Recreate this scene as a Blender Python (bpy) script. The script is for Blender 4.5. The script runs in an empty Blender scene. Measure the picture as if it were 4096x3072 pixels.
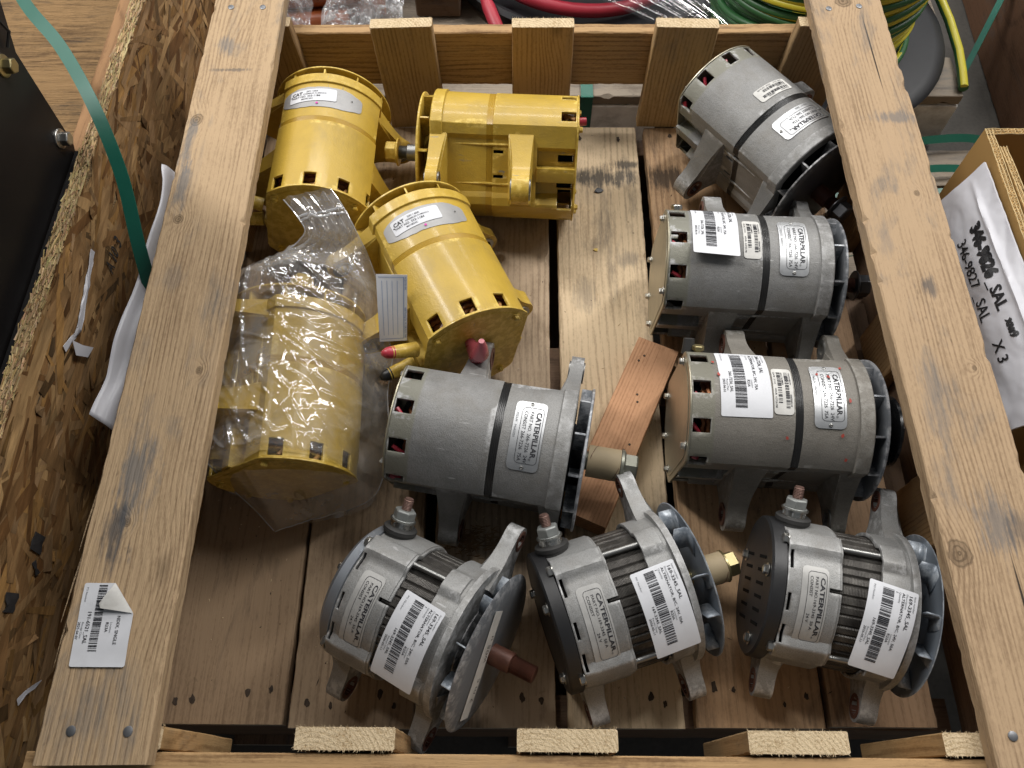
import bpy, bmesh, math, random
import numpy as np
from mathutils import Vector, Matrix, noise
random.seed(7)
RAD = math.radians
PI = math.pi
scene = bpy.context.scene
COL = scene.collection

# ------------------------------------------------------------------ camera, world, lamps, exposure
CAM_Z = 0.9663
p_, y_, r_ = RAD(62.780), RAD(1.2645), RAD(-0.9090)
_f = Vector((0, math.cos(p_), -math.sin(p_))); _u = Vector((0, math.sin(p_), math.cos(p_))); _x = Vector((1, 0, 0))
_x2 = math.cos(r_) * _x + math.sin(r_) * _u; _u2 = -math.sin(r_) * _x + math.cos(r_) * _u
_Z = Matrix.Rotation(y_, 3, 'Z')
CX, CU, CF = _Z @ _x2, _Z @ _u2, _Z @ _f
cam_d = bpy.data.cameras.new('camera'); cam = bpy.data.objects.new('camera', cam_d); COL.objects.link(cam)
cam_d.sensor_width = 36.0; cam_d.lens = 28.04; cam_d.clip_start = 0.02; cam_d.clip_end = 100
cam.matrix_world = Matrix(((CX.x, CU.x, -CF.x, 0), (CX.y, CU.y, -CF.y, 0), (CX.z, CU.z, -CF.z, CAM_Z), (0, 0, 0, 1)))
scene.camera = cam

world = bpy.data.worlds.new('World'); scene.world = world; world.use_nodes = True
bg = world.node_tree.nodes['Background']; bg.inputs[0].default_value = (0.86, 0.93, 1.0, 1); bg.inputs[1].default_value = 0.11

def area(name, loc, target, sx, sy, power, color=(1, 0.975, 0.945), spread=180):
    l = bpy.data.lights.new(name, 'AREA'); l.shape = 'RECTANGLE'; l.size = sx; l.size_y = sy; l.energy = power; l.color = color
    l.spread = RAD(spread)
    o = bpy.data.objects.new(name, l); COL.objects.link(o)
    d = (Vector(target) - Vector(loc)).normalized()
    o.location = loc; o.rotation_euler = d.to_track_quat('-Z', 'Y').to_euler()
    return o
# two rows of long ceiling lamps, one along each side of the aisle, and a farther one behind
area('ceiling_lamp', (-1.70, 1.75, 2.8), (-0.1, 0.6, 0.0), 0.22, 2.0, 70)
area('ceiling_lamp', (1.80, 1.95, 2.9), (0.1, 0.6, 0.0), 0.22, 2.0, 66)
area('ceiling_lamp', (0.0, 3.3, 3.2), (0.0, 0.5, 0.0), 2.0, 0.25, 44)
area('ceiling_lamp', (-4.6, 2.2, 3.2), (0.0, 0.5, 0.0), 0.25, 4.5, 60)
area('ceiling_lamp', (4.7, 2.4, 3.2), (0.0, 0.5, 0.0), 0.25, 4.5, 60)
area('ceiling_lamp', (0.3, 6.2, 3.3), (0.0, 0.5, 0.0), 5.0, 0.25, 60)
scene.view_settings.view_transform = 'Standard'; scene.view_settings.look = 'None'
scene.view_settings.exposure = 0.12; scene.view_settings.gamma = 1.0
scene.cycles.use_denoising = True; scene.cycles.use_adaptive_sampling = True; scene.cycles.adaptive_threshold = 0.02
scene.cycles.max_bounces = 5; scene.cycles.diffuse_bounces = 3; scene.cycles.glossy_bounces = 3; scene.cycles.transparent_max_bounces = 12; scene.cycles.sample_clamp_indirect = 6
try: scene.cycles.denoising_prefilter = 'ACCURATE'
except Exception: pass

# ------------------------------------------------------------------ object helpers
W = {}
def link(o, parent=None, world=None):
    COL.objects.link(o)
    if world is None: world = W[parent] if parent else Matrix.Identity(4)
    if parent is not None:
        o.parent = parent; o.matrix_parent_inverse = W[parent].inverted()
    o.matrix_basis = world; W[o] = world.copy()
    return o
def tag(o, label=None, cat=None, group=None, kind=None):
    if label: o['label'] = label
    if cat: o['category'] = cat
    if group: o['group'] = group
    if kind: o['kind'] = kind
    return o
def thing(name, label, cat, loc=(0, 0, 0), rz=0, group=None):
    o = bpy.data.objects.new(name, None); o.empty_display_size = 0.05
    link(o, None, Matrix.Translation(loc) @ Matrix.Rotation(rz, 4, 'Z'))
    return tag(o, label, cat, group)

class MB:
    """collects faces for one mesh"""
    def __init__(s): s.v = []; s.f = []; s.m = []; s.c = []
    def add(s, verts, faces, mi=0, T=None):
        b = len(s.v)
        s.v += [tuple(T @ Vector(q)) for q in verts] if T is not None else [tuple(q) for q in verts]
        s.f += [tuple(b + i for i in f) for f in faces]; s.m += [mi] * len(faces)
        return s
    def box(s, lo, hi, mi=0, T=None):
        x0, y0, z0 = lo; x1, y1, z1 = hi
        v = [(x0, y0, z0), (x1, y0, z0), (x1, y1, z0), (x0, y1, z0), (x0, y0, z1), (x1, y0, z1), (x1, y1, z1), (x0, y1, z1)]
        return s.add(v, [(0, 3, 2, 1), (4, 5, 6, 7), (0, 1, 5, 4), (1, 2, 6, 5), (2, 3, 7, 6), (3, 0, 4, 7)], mi, T)
    def rings(s, rings, closed=True, cap0=True, cap1=True, mi=0, T=None):
        n = len(rings[0]); v = [q for r in rings for q in r]; f = []
        m = n if closed else n - 1
        for i in range(len(rings) - 1):
            for j in range(m):
                k = (j + 1) % n
                f.append((i * n + j, i * n + k, (i + 1) * n + k, (i + 1) * n + j))
        if closed and cap0: f.append(tuple(reversed(range(n))))
        if closed and cap1: f.append(tuple(range((len(rings) - 1) * n, len(rings) * n)))
        return s.add(v, f, mi, T)
    def lathe(s, prof, n=32, mi=0, T=None, cap0=True, cap1=True):
        """profile [(x, r)] around local X; ring order gives outward normals for growing x"""
        R = [[(x, r * math.sin(2 * PI * j / n), -r * math.cos(2 * PI * j / n)) for j in range(n)] for x, r in prof]
        return s.rings(R, True, cap0, cap1, mi, T)
    def hexa(s, x0, x1, r, mi=0, T=None, n=6, ch=0.0012):
        return s.lathe([(x0, r), (x1 - ch, r), (x1, r - ch)], n, mi, T)
    def tube(s, pts, r, n=8, mi=0, T=None, cap=True):
        pts = [Vector(q) for q in pts]; rs = r if isinstance(r, (list, tuple)) else [r] * len(pts)
        rings = []; ref = None
        for i, q in enumerate(pts):
            t = (pts[min(i + 1, len(pts) - 1)] - pts[max(i - 1, 0)]).normalized()
            if ref is None:
                ref = Vector((0, 0, 1)) if abs(t.z) < 0.9 else Vector((1, 0, 0))
            a = t.cross(ref).normalized(); b = a.cross(t).normalized(); ref = b
            rings.append([tuple(q + rs[i] * (math.cos(2 * PI * j / n) * a - math.sin(2 * PI * j / n) * b)) for j in range(n)])
        return s.rings(rings, True, cap, cap, mi, T)
    def prism(s, outline, x0, x1, mi=0, T=None, hole=None):
        """outline (y,z) polygon extruded along x; hole = (cy, cz, r) cut through"""
        n = len(outline)
        if not hole:
            return s.rings([[(x0, a, b) for a, b in outline], [(x1, a, b) for a, b in outline]], True, True, True, mi, T)
        cy, cz, r = hole
        inner = []
        for a, b in outline:
            d = math.atan2(b - cz, a - cy); inner.append((cy + r * math.cos(d), cz + r * math.sin(d)))
        v = [(x0, a, b) for a, b in outline] + [(x1, a, b) for a, b in outline] + [(x0, a, b) for a, b in inner] + [(x1, a, b) for a, b in inner]
        f = []
        for j in range(n):
            k = (j + 1) % n
            f += [(j, k, n + k, n + j), (2 * n + k, 2 * n + j, 3 * n + j, 3 * n + k), (k, j, 2 * n + j, 2 * n + k), (n + j, n + k, 3 * n + k, 3 * n + j)]
        return s.add(v, f, mi, T)
    def build(s, name, mats, parent=None, world=None, smooth=38, bevel=0, solid=0, colors=None, bseg=1):
        me = bpy.data.meshes.new(name); me.from_pydata(s.v, [], s.f)
        mats = mats if isinstance(mats, (list, tuple)) else [mats]
        for m in mats: me.materials.append(M[m] if isinstance(m, str) else m)
        if len(mats) > 1: me.polygons.foreach_set('material_index', s.m)
        bm = bmesh.new(); bm.from_mesh(me); bmesh.ops.recalc_face_normals(bm, faces=bm.faces); bm.to_mesh(me); bm.free()
        if smooth:
            me.shade_smooth(); me.set_sharp_from_angle(angle=RAD(smooth))
        if colors is not None:
            at = me.color_attributes.new('Col', 'FLOAT_COLOR', 'POINT')
            at.data.foreach_set('color', [c for q in colors for c in q])
        o = bpy.data.objects.new(name, me)
        if solid:
            q = o.modifiers.new('wall', 'SOLIDIFY'); q.thickness = solid; q.offset = -1
        if bevel:
            q = o.modifiers.new('edge', 'BEVEL'); q.width = bevel; q.segments = bseg; q.limit_method = 'ANGLE'; q.angle_limit = RAD(40); q.harden_normals = False
        return link(o, parent, world)

# ------------------------------------------------------------------ materials
M = {}
def nt(name):
    m = bpy.data.materials.new(name); m.use_nodes = True; M[name] = m
    t = m.node_tree; t.nodes.clear()
    out = t.nodes.new('ShaderNodeOutputMaterial'); b = t.nodes.new('ShaderNodeBsdfPrincipled')
    t.links.new(b.outputs[0], out.inputs[0])
    return m, t, b
def N(t, kind, **kw):
    n = t.nodes.new('ShaderNode' + kind)
    for k, v in kw.items():
        if hasattr(n, k): setattr(n, k, v)
        else: n.inputs[k].default_value = v
    return n
def L(t, a, b): t.links.new(a, b)
def mixc(t, fac, a, b, mode='MIX'):
    n = t.nodes.new('ShaderNodeMix'); n.data_type = 'RGBA'; n.blend_type = mode
    for sock, val in ((n.inputs[0], fac), (n.inputs[6], a), (n.inputs[7], b)):
        if hasattr(val, 'is_linked'): t.links.new(val, sock)
        elif isinstance(val, (int, float)): sock.default_value = val
        else: sock.default_value = (*val, 1) if len(val) == 3 else val
    return n.outputs[2]
def ramp(t, fac, stops, interp='LINEAR'):
    n = t.nodes.new('ShaderNodeValToRGB'); n.color_ramp.interpolation = interp
    e = n.color_ramp.elements
    while len(e) < len(stops): e.new(0.5)
    for el, (pos, c) in zip(e, stops):
        el.position = pos; el.color = (*c, 1) if len(c) == 3 else c
    t.links.new(fac, n.inputs[0]); return n.outputs[0]
def math_(t, op, a, b=0.0, c=None):
    n = t.nodes.new('ShaderNodeMath'); n.operation = op
    for i, val in enumerate((a, b) if c is None else (a, b, c)):
        if hasattr(val, 'is_linked'): t.links.new(val, n.inputs[i])
        else: n.inputs[i].default_value = val
    return n.outputs[0]
def coords(t, scale=(1, 1, 1), rnd=True):
    tc = N(t, 'TexCoord'); mp = N(t, 'Mapping'); L(t, tc.outputs['Object'], mp.inputs[0]); mp.inputs['Scale'].default_value = scale
    if rnd:
        oi = N(t, 'ObjectInfo'); cb = N(t, 'CombineXYZ')
        a = math_(t, 'MULTIPLY', oi.outputs['Random'], 37.0)
        for i in range(3): L(t, a, cb.inputs[i])
        L(t, cb.outputs[0], mp.inputs['Location'])
    return mp.outputs[0]
def noise_(t, vec, scale, detail=4, rough=0.55, dist=0.0):
    n = N(t, 'TexNoise'); n.inputs['Scale'].default_value = scale; n.inputs['Detail'].default_value = detail
    n.inputs['Roughness'].default_value = rough; n.inputs['Distortion'].default_value = dist
    L(t, vec, n.inputs['Vector']); return n.outputs['Fac']
def bump(t, b, h, strength=0.3, dist=0.001):
    n = N(t, 'Bump'); n.inputs['Strength'].default_value = strength; n.inputs['Distance'].default_value = dist
    L(t, h, n.inputs['Height']); L(t, n.outputs[0], b.inputs['Normal']); return n

def surf(name, col, rough=0.5, metal=0.0, var=0.25, vs=12.0, fine=0.0, fs=900.0, bmp=0.15, dirt=None, dirt_amt=0.0, coat=0.0, rvar=0.1, spec=0.5, dirt_scale=25, bdist=0.0006, edge=None, rear=None, smudge=0.0, scuff=None):
    """general painted / cast / plastic surface: mottled colour, fine relief, optional grime"""
    m, t, b = nt(name); v = coords(t)
    n1 = noise_(t, v, vs, 5, 0.6); n2 = noise_(t, v, fs, 2, 0.6)
    lo = tuple(c * (1 - var) for c in col); hi = tuple(min(1, c * (1 + var)) for c in col)
    c = ramp(t, n1, [(0.3, lo), (0.7, hi)])
    if fine:
        c = mixc(t, ramp(t, n2, [(0.35, (fine,) * 3), (0.55, (0, 0, 0))]), c, tuple(q * 0.45 for q in col))
    if dirt:
        n3 = noise_(t, v, dirt_scale, 6, 0.68, 0.4)
        c = mixc(t, ramp(t, n3, [(0.62 - dirt_amt * 0.3, (0, 0, 0)), (0.72, (dirt_amt,) * 3)]), c, dirt)
    if smudge:
        n5 = noise_(t, v, 7, 5, 0.62, 0.8); n6 = noise_(t, coords(t, (60, 260, 260)), 1.0, 3, 0.6)
        c = mixc(t, math_(t, 'MULTIPLY', ramp(t, n5, [(0.48, (0, 0, 0)), (0.70, (smudge,) * 3)]), ramp(t, n6, [(0.3, (0.4, 0.4, 0.4)), (0.65, (1, 1, 1))])), c, tuple(q * 0.42 for q in col))
    if scuff:
        n7 = noise_(t, coords(t, (30, 190, 75)), 1.0, 3, 0.55); n8 = noise_(t, v, 6, 3)
        c = mixc(t, math_(t, 'MULTIPLY', ramp(t, n7, [(0.67, (0, 0, 0)), (0.70, (0.9, 0.9, 0.9))]), ramp(t, n8, [(0.5, (0, 0, 0)), (0.62, (1, 1, 1))])), c, scuff)
    if rear:   # passivated rear ring of the casting (local X below 27 mm)
        tc = N(t, 'TexCoord'); sx = N(t, 'SeparateXYZ'); L(t, tc.outputs['Object'], sx.inputs[0])
        q = math_(t, 'ADD', sx.outputs[0], math_(t, 'MULTIPLY', noise_(t, v, 18, 3), 0.006))
        c = mixc(t, ramp(t, math_(t, 'MULTIPLY', q, 10.0), [(0.27, (0.75, 0.75, 0.75)), (0.295, (0, 0, 0))]), c, rear)
    if edge:
        g = N(t, 'NewGeometry')
        e = ramp(t, g.outputs['Pointiness'], [(0.515, (0, 0, 0)), (0.56, (1, 1, 1))])
        n4 = noise_(t, v, 90, 4, 0.7)
        e = math_(t, 'MULTIPLY', e, ramp(t, n4, [(0.45, (0, 0, 0)), (0.6, (0.9, 0.9, 0.9))]))
        c = mixc(t, e, c, edge)
    L(t, c, b.inputs['Base Color'])
    b.inputs['Metallic'].default_value = metal; b.inputs['Specular IOR Level'].default_value = spec
    b.inputs['Coat Weight'].default_value = coat; b.inputs['Coat Roughness'].default_value = 0.12
    rr = math_(t, 'ADD', math_(t, 'MULTIPLY', n1, 2 * rvar), rough - rvar); L(t, rr, b.inputs['Roughness'])
    if bmp: bump(t, b, math_(t, 'ADD', n2, math_(t, 'MULTIPLY', noise_(t, v, fs * 0.25, 3), 1.2)), bmp, bdist)
    return m

def wood(name, light, dark, ring=34.0, fibre=1.0, stain=(0.10, 0.11, 0.12), stain_amt=0.35, knot=0.5, mott=0.5, bmp=0.5, rough=0.72, bdist=0.0009, knots=(), patches=(), bandw=0.40, cracks=()):
    """sawn softwood: growth bands along local X, fibres, knots, grey-blue weather stains"""
    m, t, b = nt(name)
    tc = N(t, 'TexCoord'); oi = N(t, 'ObjectInfo'); cb = N(t, 'CombineXYZ')
    L(t, math_(t, 'MULTIPLY', oi.outputs['Random'], 53.0), cb.inputs[0]); L(t, math_(t, 'MULTIPLY', oi.outputs['Random'], 17.0), cb.inputs[1]); L(t, math_(t, 'MULTIPLY', oi.outputs['Random'], 29.0), cb.inputs[2])
    ad = N(t, 'VectorMath', operation='ADD'); L(t, tc.outputs['Object'], ad.inputs[0]); L(t, cb.outputs[0], ad.inputs[1])
    base = ad.outputs[0]
    def mp(s):
        q = N(t, 'Mapping'); L(t, base, q.inputs[0]); q.inputs['Scale'].default_value = s; return q.outputs[0]
    # knots
    vo = N(t, 'TexVoronoi'); vo.inputs['Scale'].default_value = 1.0; vo.inputs['Randomness'].default_value = 0.9; L(t, mp((3.2, 7.5, 3.0)), vo.inputs['Vector'])
    kd = vo.outputs['Distance']
    kw = ramp(t, kd, [(0.0, (1, 1, 1)), (0.30, (0, 0, 0))], 'EASE')
    def dist_to(x, y, rx, ry):
        q = N(t, 'VectorMath', operation='SUBTRACT'); L(t, tc.outputs['Object'], q.inputs[0]); q.inputs[1].default_value = (x, y, 0)
        m_ = N(t, 'VectorMath', operation='MULTIPLY'); L(t, q.outputs[0], m_.inputs[0]); m_.inputs[1].default_value = (1 / rx, 1 / ry, 0)
        l_ = N(t, 'VectorMath', operation='LENGTH'); L(t, m_.outputs[0], l_.inputs[0]); return l_.outputs['Value']
    kmask = None
    for (kx, ky, kr) in knots:
        dd = dist_to(kx, ky, kr * 1.25, kr)
        kw = math_(t, 'ADD', kw, ramp(t, math_(t, 'MULTIPLY', dd, 0.25), [(0.0, (1, 1, 1)), (1.0, (0, 0, 0))], 'EASE'))
        dd = math_(t, 'ADD', dd, math_(t, 'MULTIPLY', math_(t, 'SUBTRACT', noise_(t, mp((60, 60, 60)), 1.0, 3), 0.5), 0.9)); e_ = math_(t, 'MULTIPLY', ramp(t, dd, [(0.3, (0.8, 0.8, 0.8)), (0.85, (0.7, 0.7, 0.7)), (1.35, (0, 0, 0))]), ramp(t, math_(t, 'SINE', math_(t, 'MULTIPLY', dd, 16.0)), [(0.0, (0.55, 0.55, 0.55)), (0.6, (1, 1, 1))])); kmask = e_ if kmask is None else math_(t, 'MAXIMUM', kmask, e_)
    # growth bands
    warp = noise_(t, mp((2.2, 7, 7)), 1.0, 3, 0.5)
    sep = N(t, 'SeparateXYZ'); L(t, base, sep.inputs[0])
    ph = math_(t, 'ADD', math_(t, 'MULTIPLY', sep.outputs[1], ring * 6.28), math_(t, 'MULTIPLY', sep.outputs[2], ring * 2.9))
    ph = math_(t, 'ADD', ph, math_(t, 'MULTIPLY', warp, 15.0 + ring * 0.12)); ph = math_(t, 'ADD', ph, math_(t, 'MULTIPLY', kw, 30.0 * knot))
    band = math_(t, 'ADD', math_(t, 'MULTIPLY', math_(t, 'SINE', ph), 0.5), 0.5)
    band = math_(t, 'POWER', band, 2.2)
    bm_ = noise_(t, mp((3.5, 22, 22)), 1.0, 3, 0.6)
    band = math_(t, 'MULTIPLY', band, ramp(t, bm_, [(0.36, (0.12, 0.12, 0.12)), (0.62, (1, 1, 1))]))
    fib = noise_(t, mp((9, 420, 420)), 1.0, 3, 0.65)
    fib2 = noise_(t, mp((22, 160, 160)), 1.0, 4, 0.7)
    mo = noise_(t, mp((5, 9, 9)), 1.0, 5, 0.6)
    fac = math_(t, 'ADD', math_(t, 'MULTIPLY', band, bandw), math_(t, 'ADD', math_(t, 'MULTIPLY', math_(t, 'SUBTRACT', fib, 0.5), 1.0 * fibre), math_(t, 'MULTIPLY', math_(t, 'SUBTRACT', mo, 0.5), 1.1 * mott)))
    fac = math_(t, 'ADD', fac, math_(t, 'MULTIPLY', math_(t, 'SUBTRACT', fib2, 0.5), 0.45 * fibre))
    fz = noise_(t, mp((170, 330, 330)), 1.0, 3, 0.7)
    fac = math_(t, 'ADD', fac, math_(t, 'MULTIPLY', math_(t, 'SUBTRACT', fz, 0.5), 0.75))
    mid = tuple((a + c) / 2 for a, c in zip(light, dark))
    c = ramp(t, fac, [(0.02, tuple(min(1, q * 1.08) for q in light)), (0.36, mid), (0.78, dark)])
    c = mixc(t, ramp(t, kd, [(0.035, (0.85 * min(1, knot),) * 3), (0.075, (0, 0, 0))]), c, tuple(q * 0.35 for q in dark))
    if kmask is not None: c = mixc(t, kmask, c, tuple(q * 0.38 for q in dark))
    nz = noise_(t, mp((26, 60, 60)), 1.0, 6, 0.7); nl = noise_(t, mp((16, 240, 240)), 1.0, 4, 0.65)
    for (px, py, sx, sy, am, pc) in patches:   # rubbed-in dirt and paint smears
        dd = math_(t, 'ADD', dist_to(px, py, sx, sy), math_(t, 'MULTIPLY', math_(t, 'SUBTRACT', nz, 0.5), 2.4))
        dd = math_(t, 'ADD', dd, math_(t, 'MULTIPLY', math_(t, 'SUBTRACT', nl, 0.5), 2.0))
        c = mixc(t, ramp(t, dd, [(0.35, (am, am, am)), (1.05, (0, 0, 0))]), c, pc)
    for (px, py, sx) in cracks:
        dd = math_(t, 'ADD', dist_to(px, py, sx, 0.0011), math_(t, 'MULTIPLY', math_(t, 'SUBTRACT', warp, 0.5), 6.0))
        c = mixc(t, ramp(t, dd, [(0.6, (0.95, 0.95, 0.95)), (1.1, (0, 0, 0))]), c, (0.02, 0.014, 0.01))
    st = noise_(t, mp((6, 16, 16)), 1.0, 6, 0.66, 0.5)
    stf = ramp(t, st, [(0.54, (0, 0, 0)), (0.64, (stain_amt,) * 3)])
    stf = math_(t, 'MULTIPLY', stf, ramp(t, fib2, [(0.38, (0.25, 0.25, 0.25)), (0.58, (1, 1, 1))]))
    c = mixc(t, stf, c, stain)
    # small dark specks
    sp = noise_(t, mp((60, 95, 95)), 1.0, 2, 0.5)
    c = mixc(t, ramp(t, sp, [(0.72, (0, 0, 0)), (0.80, (0.45, 0.45, 0.45))]), c, tuple(q * 0.4 for q in dark))
    c = mixc(t, 1.0, c, oi.outputs['Color'], 'MULTIPLY')
    L(t, c, b.inputs['Base Color']); b.inputs['Roughness'].default_value = rough; b.inputs['Specular IOR Level'].default_value = 0.25
    h = math_(t, 'ADD', math_(t, 'MULTIPLY', fib, 0.8), math_(t, 'ADD', math_(t, 'MULTIPLY', fib2, 0.9), math_(t, 'MULTIPLY', band, -0.25)))
    bump(t, b, h, bmp, bdist)
    return m

def end_grain(name, light, dark):
    m, t, b = nt(name); v = coords(t)
    n1 = noise_(t, v, 420, 4, 0.7); n2 = noise_(t, v, 60, 4)
    c = ramp(t, math_(t, 'ADD', math_(t, 'MULTIPLY', n1, 0.8), math_(t, 'MULTIPLY', n2, 0.3)), [(0.36, dark), (0.55, light), (0.8, tuple(min(1, q * 1.1) for q in light))])
    tc = N(t, 'TexCoord'); of = N(t, 'VectorMath', operation='MULTIPLY'); L(t, tc.outputs['Object'], of.inputs[0]); of.inputs[1].default_value = (0, 1, 1)
    sh = N(t, 'VectorMath', operation='ADD'); L(t, of.outputs[0], sh.inputs[0]); sh.inputs[1].default_value = (0, 0.028, 0.036)
    ln = N(t, 'VectorMath', operation='LENGTH'); L(t, sh.outputs[0], ln.inputs[0])
    rg = math_(t, 'SINE', math_(t, 'ADD', math_(t, 'MULTIPLY', ln.outputs['Value'], 1500.0), math_(t, 'MULTIPLY', n2, 5.0)))
    c = mixc(t, math_(t, 'MULTIPLY', ramp(t, rg, [(0.3, (0, 0, 0)), (1.0, (1, 1, 1))]), 0.38), c, tuple(q * 0.9 for q in dark))
    L(t, c, b.inputs['Base Color']); b.inputs['Roughness'].default_value = 0.9; b.inputs['Specular IOR Level'].default_value = 0.1
    bump(t, b, n1, 0.9, 0.002); return m

# timber
RW = dict(light=(0.43, 0.31, 0.188), dark=(0.21, 0.136, 0.074), ring=190, stain_amt=0.55, mott=0.7, stain=(0.15, 0.15, 0.145), bmp=1.0, bdist=0.0012, bandw=0.34)
BG = (0.12, 0.135, 0.15); DK = (0.06, 0.065, 0.075); SC = (0.030, 0.030, 0.032)
wood('rail_wood', **RW)
wood('rail_wood_scuffed', knots=[(0.246, 0.036, 0.0085), (-0.122, -0.030, 0.004), (0.085, 0.03, 0.006), (-0.29, 0.012, 0.004)], patches=[(0.386, 0.019, 0.022, 0.016, 0.55, BG), (0.336, 0.005, 0.004, 0.035, 0.6, DK), (0.205, 0.040, 0.055, 0.010, 0.65, BG), (0.135, 0.036, 0.045, 0.011, 0.65, BG), (-0.245, 0.014, 0.065, 0.020, 0.7, BG), (-0.300, 0.022, 0.045, 0.015, 0.75, DK), (-0.47, 0.010, 0.035, 0.012, 0.4, BG), (0.0, 0.02, 0.02, 0.02, 0.25, BG)], **RW)
wood('rail_wood_cracked', knots=[(0.468, 0.004, 0.012), (-0.322, 0.036, 0.012), (0.12, -0.022, 0.004), (-0.12, -0.03, 0.003)], patches=[(0.245, -0.022, 0.012, 0.040, 0.6, BG), (-0.013, -0.004, 0.016, 0.014, 0.7, DK), (-0.155, 0.022, 0.05, 0.016, 0.4, BG), (-0.29, -0.005, 0.04, 0.022, 0.6, BG), (-0.30, -0.03, 0.02, 0.02, 0.5, DK), (0.05, 0.03, 0.03, 0.012, 0.3, BG)], cracks=[(0.36, -0.017, 0.095), (-0.43, -0.012, 0.09)], **RW)
wood('slat_wood', (0.37, 0.245, 0.125), (0.19, 0.112, 0.050), ring=170, stain_amt=0.3)
DW = dict(light=(0.49, 0.385, 0.27), dark=(0.25, 0.18, 0.118), ring=110, stain_amt=0.5, mott=0.8, stain=(0.075, 0.07, 0.068), bandw=0.36)
wood('deck_wood', **DW)
wood('deck_wood_scuffed', patches=[(0.345, -0.005, 0.022, 0.075, 0.85, SC), (0.372, -0.045, 0.010, 0.03, 0.8, SC), (0.188, -0.04, 0.02, 0.025, 0.45, DK), (0.123, 0.03, 0.03, 0.02, 0.35, DK), (-0.05, -0.05, 0.06, 0.02, 0.35, DK)], **DW)
wood('deck_wood_burnt', patches=[(0.345, 0.045, 0.028, 0.045, 0.8, SC), (0.40, 0.0, 0.03, 0.05, 0.3, DK)], **DW)
wood('board_wood', (0.38, 0.24, 0.115), (0.14, 0.072, 0.03), ring=120, stain_amt=0.2, fibre=1.3, bmp=0.8)
wood('offcut_wood', (0.46, 0.25, 0.135), (0.27, 0.125, 0.06), ring=230, stain_amt=0.0, mott=0.25, knot=0.25)
wood('pale_wood', (0.62, 0.46, 0.30), (0.45, 0.30, 0.18), ring=30, stain_amt=0.1)
wood('dark_wood', (0.15, 0.095, 0.06), (0.06, 0.036, 0.022), ring=24, stain_amt=0.4)
wood('grey_wood', (0.24, 0.20, 0.155), (0.11, 0.085, 0.065), ring=20, stain_amt=0.4)
wood('ply_wood', (0.36, 0.245, 0.125), (0.10, 0.06, 0.03), ring=60, stain_amt=0.8, mott=2.2, fibre=1.8, bmp=1.0, bdist=0.004, stain=(0.08, 0.065, 0.05))
end_grain('sawn_end', (0.68, 0.54, 0.35), (0.36, 0.24, 0.12))
end_grain('grey_end', (0.46, 0.40, 0.33), (0.25, 0.19, 0.13))
# alternator finishes
surf('yellow_paint', (0.51, 0.335, 0.042), rough=0.46, var=0.13, vs=9, bmp=0.42, fs=480, coat=0.14, smudge=0.30, scuff=(0.21, 0.205, 0.18), dirt=(0.24, 0.175, 0.07), dirt_amt=0.4, dirt_scale=16, edge=(0.72, 0.52, 0.12))
surf('cast_grey', (0.255, 0.253, 0.246), rough=0.56, metal=0.35, var=0.18, vs=14, fine=0.4, fs=900, bmp=0.45, dirt=(0.16, 0.145, 0.12), dirt_amt=0.5, edge=(0.45, 0.45, 0.45), rear=(0.20, 0.195, 0.15), smudge=0.6, scuff=(0.48, 0.48, 0.47))
surf('cast_tan', (0.215, 0.20, 0.175), rough=0.6, metal=0.25, var=0.16, vs=14, fine=0.35, fs=900, bmp=0.45, dirt=(0.14, 0.125, 0.10), dirt_amt=0.45, edge=(0.36, 0.35, 0.32), rear=(0.18, 0.175, 0.135), smudge=0.55, scuff=(0.38, 0.36, 0.33))
surf('cast_silver', (0.315, 0.315, 0.308), rough=0.54, metal=0.4, var=0.12, vs=14, fine=0.4, fs=800, bmp=0.35, dirt=(0.2, 0.185, 0.165), dirt_amt=0.5, edge=(0.55, 0.55, 0.55), smudge=0.5, scuff=(0.5, 0.5, 0.5))
surf('nut_grey', (0.27, 0.28, 0.27), rough=0.45, metal=0.4, var=0.15, vs=60, bmp=0.1)
surf('bare_grey', (0.36, 0.355, 0.35), rough=0.5, metal=0.2, var=0.12, vs=30, bmp=0.1)
surf('zinc_plate', (0.40, 0.37, 0.28), rough=0.34, metal=0.75, var=0.18, vs=14, bmp=0.05, dirt=(0.2, 0.19, 0.15), dirt_amt=0.4)
surf('fan_grey', (0.22, 0.235, 0.255), rough=0.42, metal=0.4, var=0.1, vs=16, bmp=0.1, edge=(0.55, 0.56, 0.58))
surf('fan_blue', (0.25, 0.285, 0.33), rough=0.4, metal=0.25, var=0.08, vs=18, bmp=0.08, edge=(0.5, 0.54, 0.58))
surf('fan_dark', (0.085, 0.085, 0.088), rough=0.42, metal=0.4, var=0.15, bmp=0.1, edge=(0.4, 0.4, 0.4))
surf('cover_steel', (0.27, 0.29, 0.32), rough=0.36, metal=0.6, var=0.1, vs=12, bmp=0.06)
surf('black_plastic', (0.016, 0.016, 0.017), rough=0.42, var=0.2, bmp=0.1, dirt=(0.05, 0.046, 0.042), dirt_amt=0.12)
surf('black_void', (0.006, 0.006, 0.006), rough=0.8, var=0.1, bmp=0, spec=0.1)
surf('band_black', (0.022, 0.022, 0.022), rough=0.3, metal=0.3, var=0.2, bmp=0.1)
surf('band_yellow', (0.40, 0.24, 0.02), rough=0.4, var=0.15, bmp=0.2, coat=0.2)
surf('rubber', (0.03, 0.029, 0.028), rough=0.6, var=0.2, bmp=0.15)
surf('steel', (0.52, 0.51, 0.48), rough=0.28, metal=0.95, var=0.15, bmp=0.05)
surf('dull_steel', (0.30, 0.30, 0.29), rough=0.4, metal=0.9, var=0.2, bmp=0.1)
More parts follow.
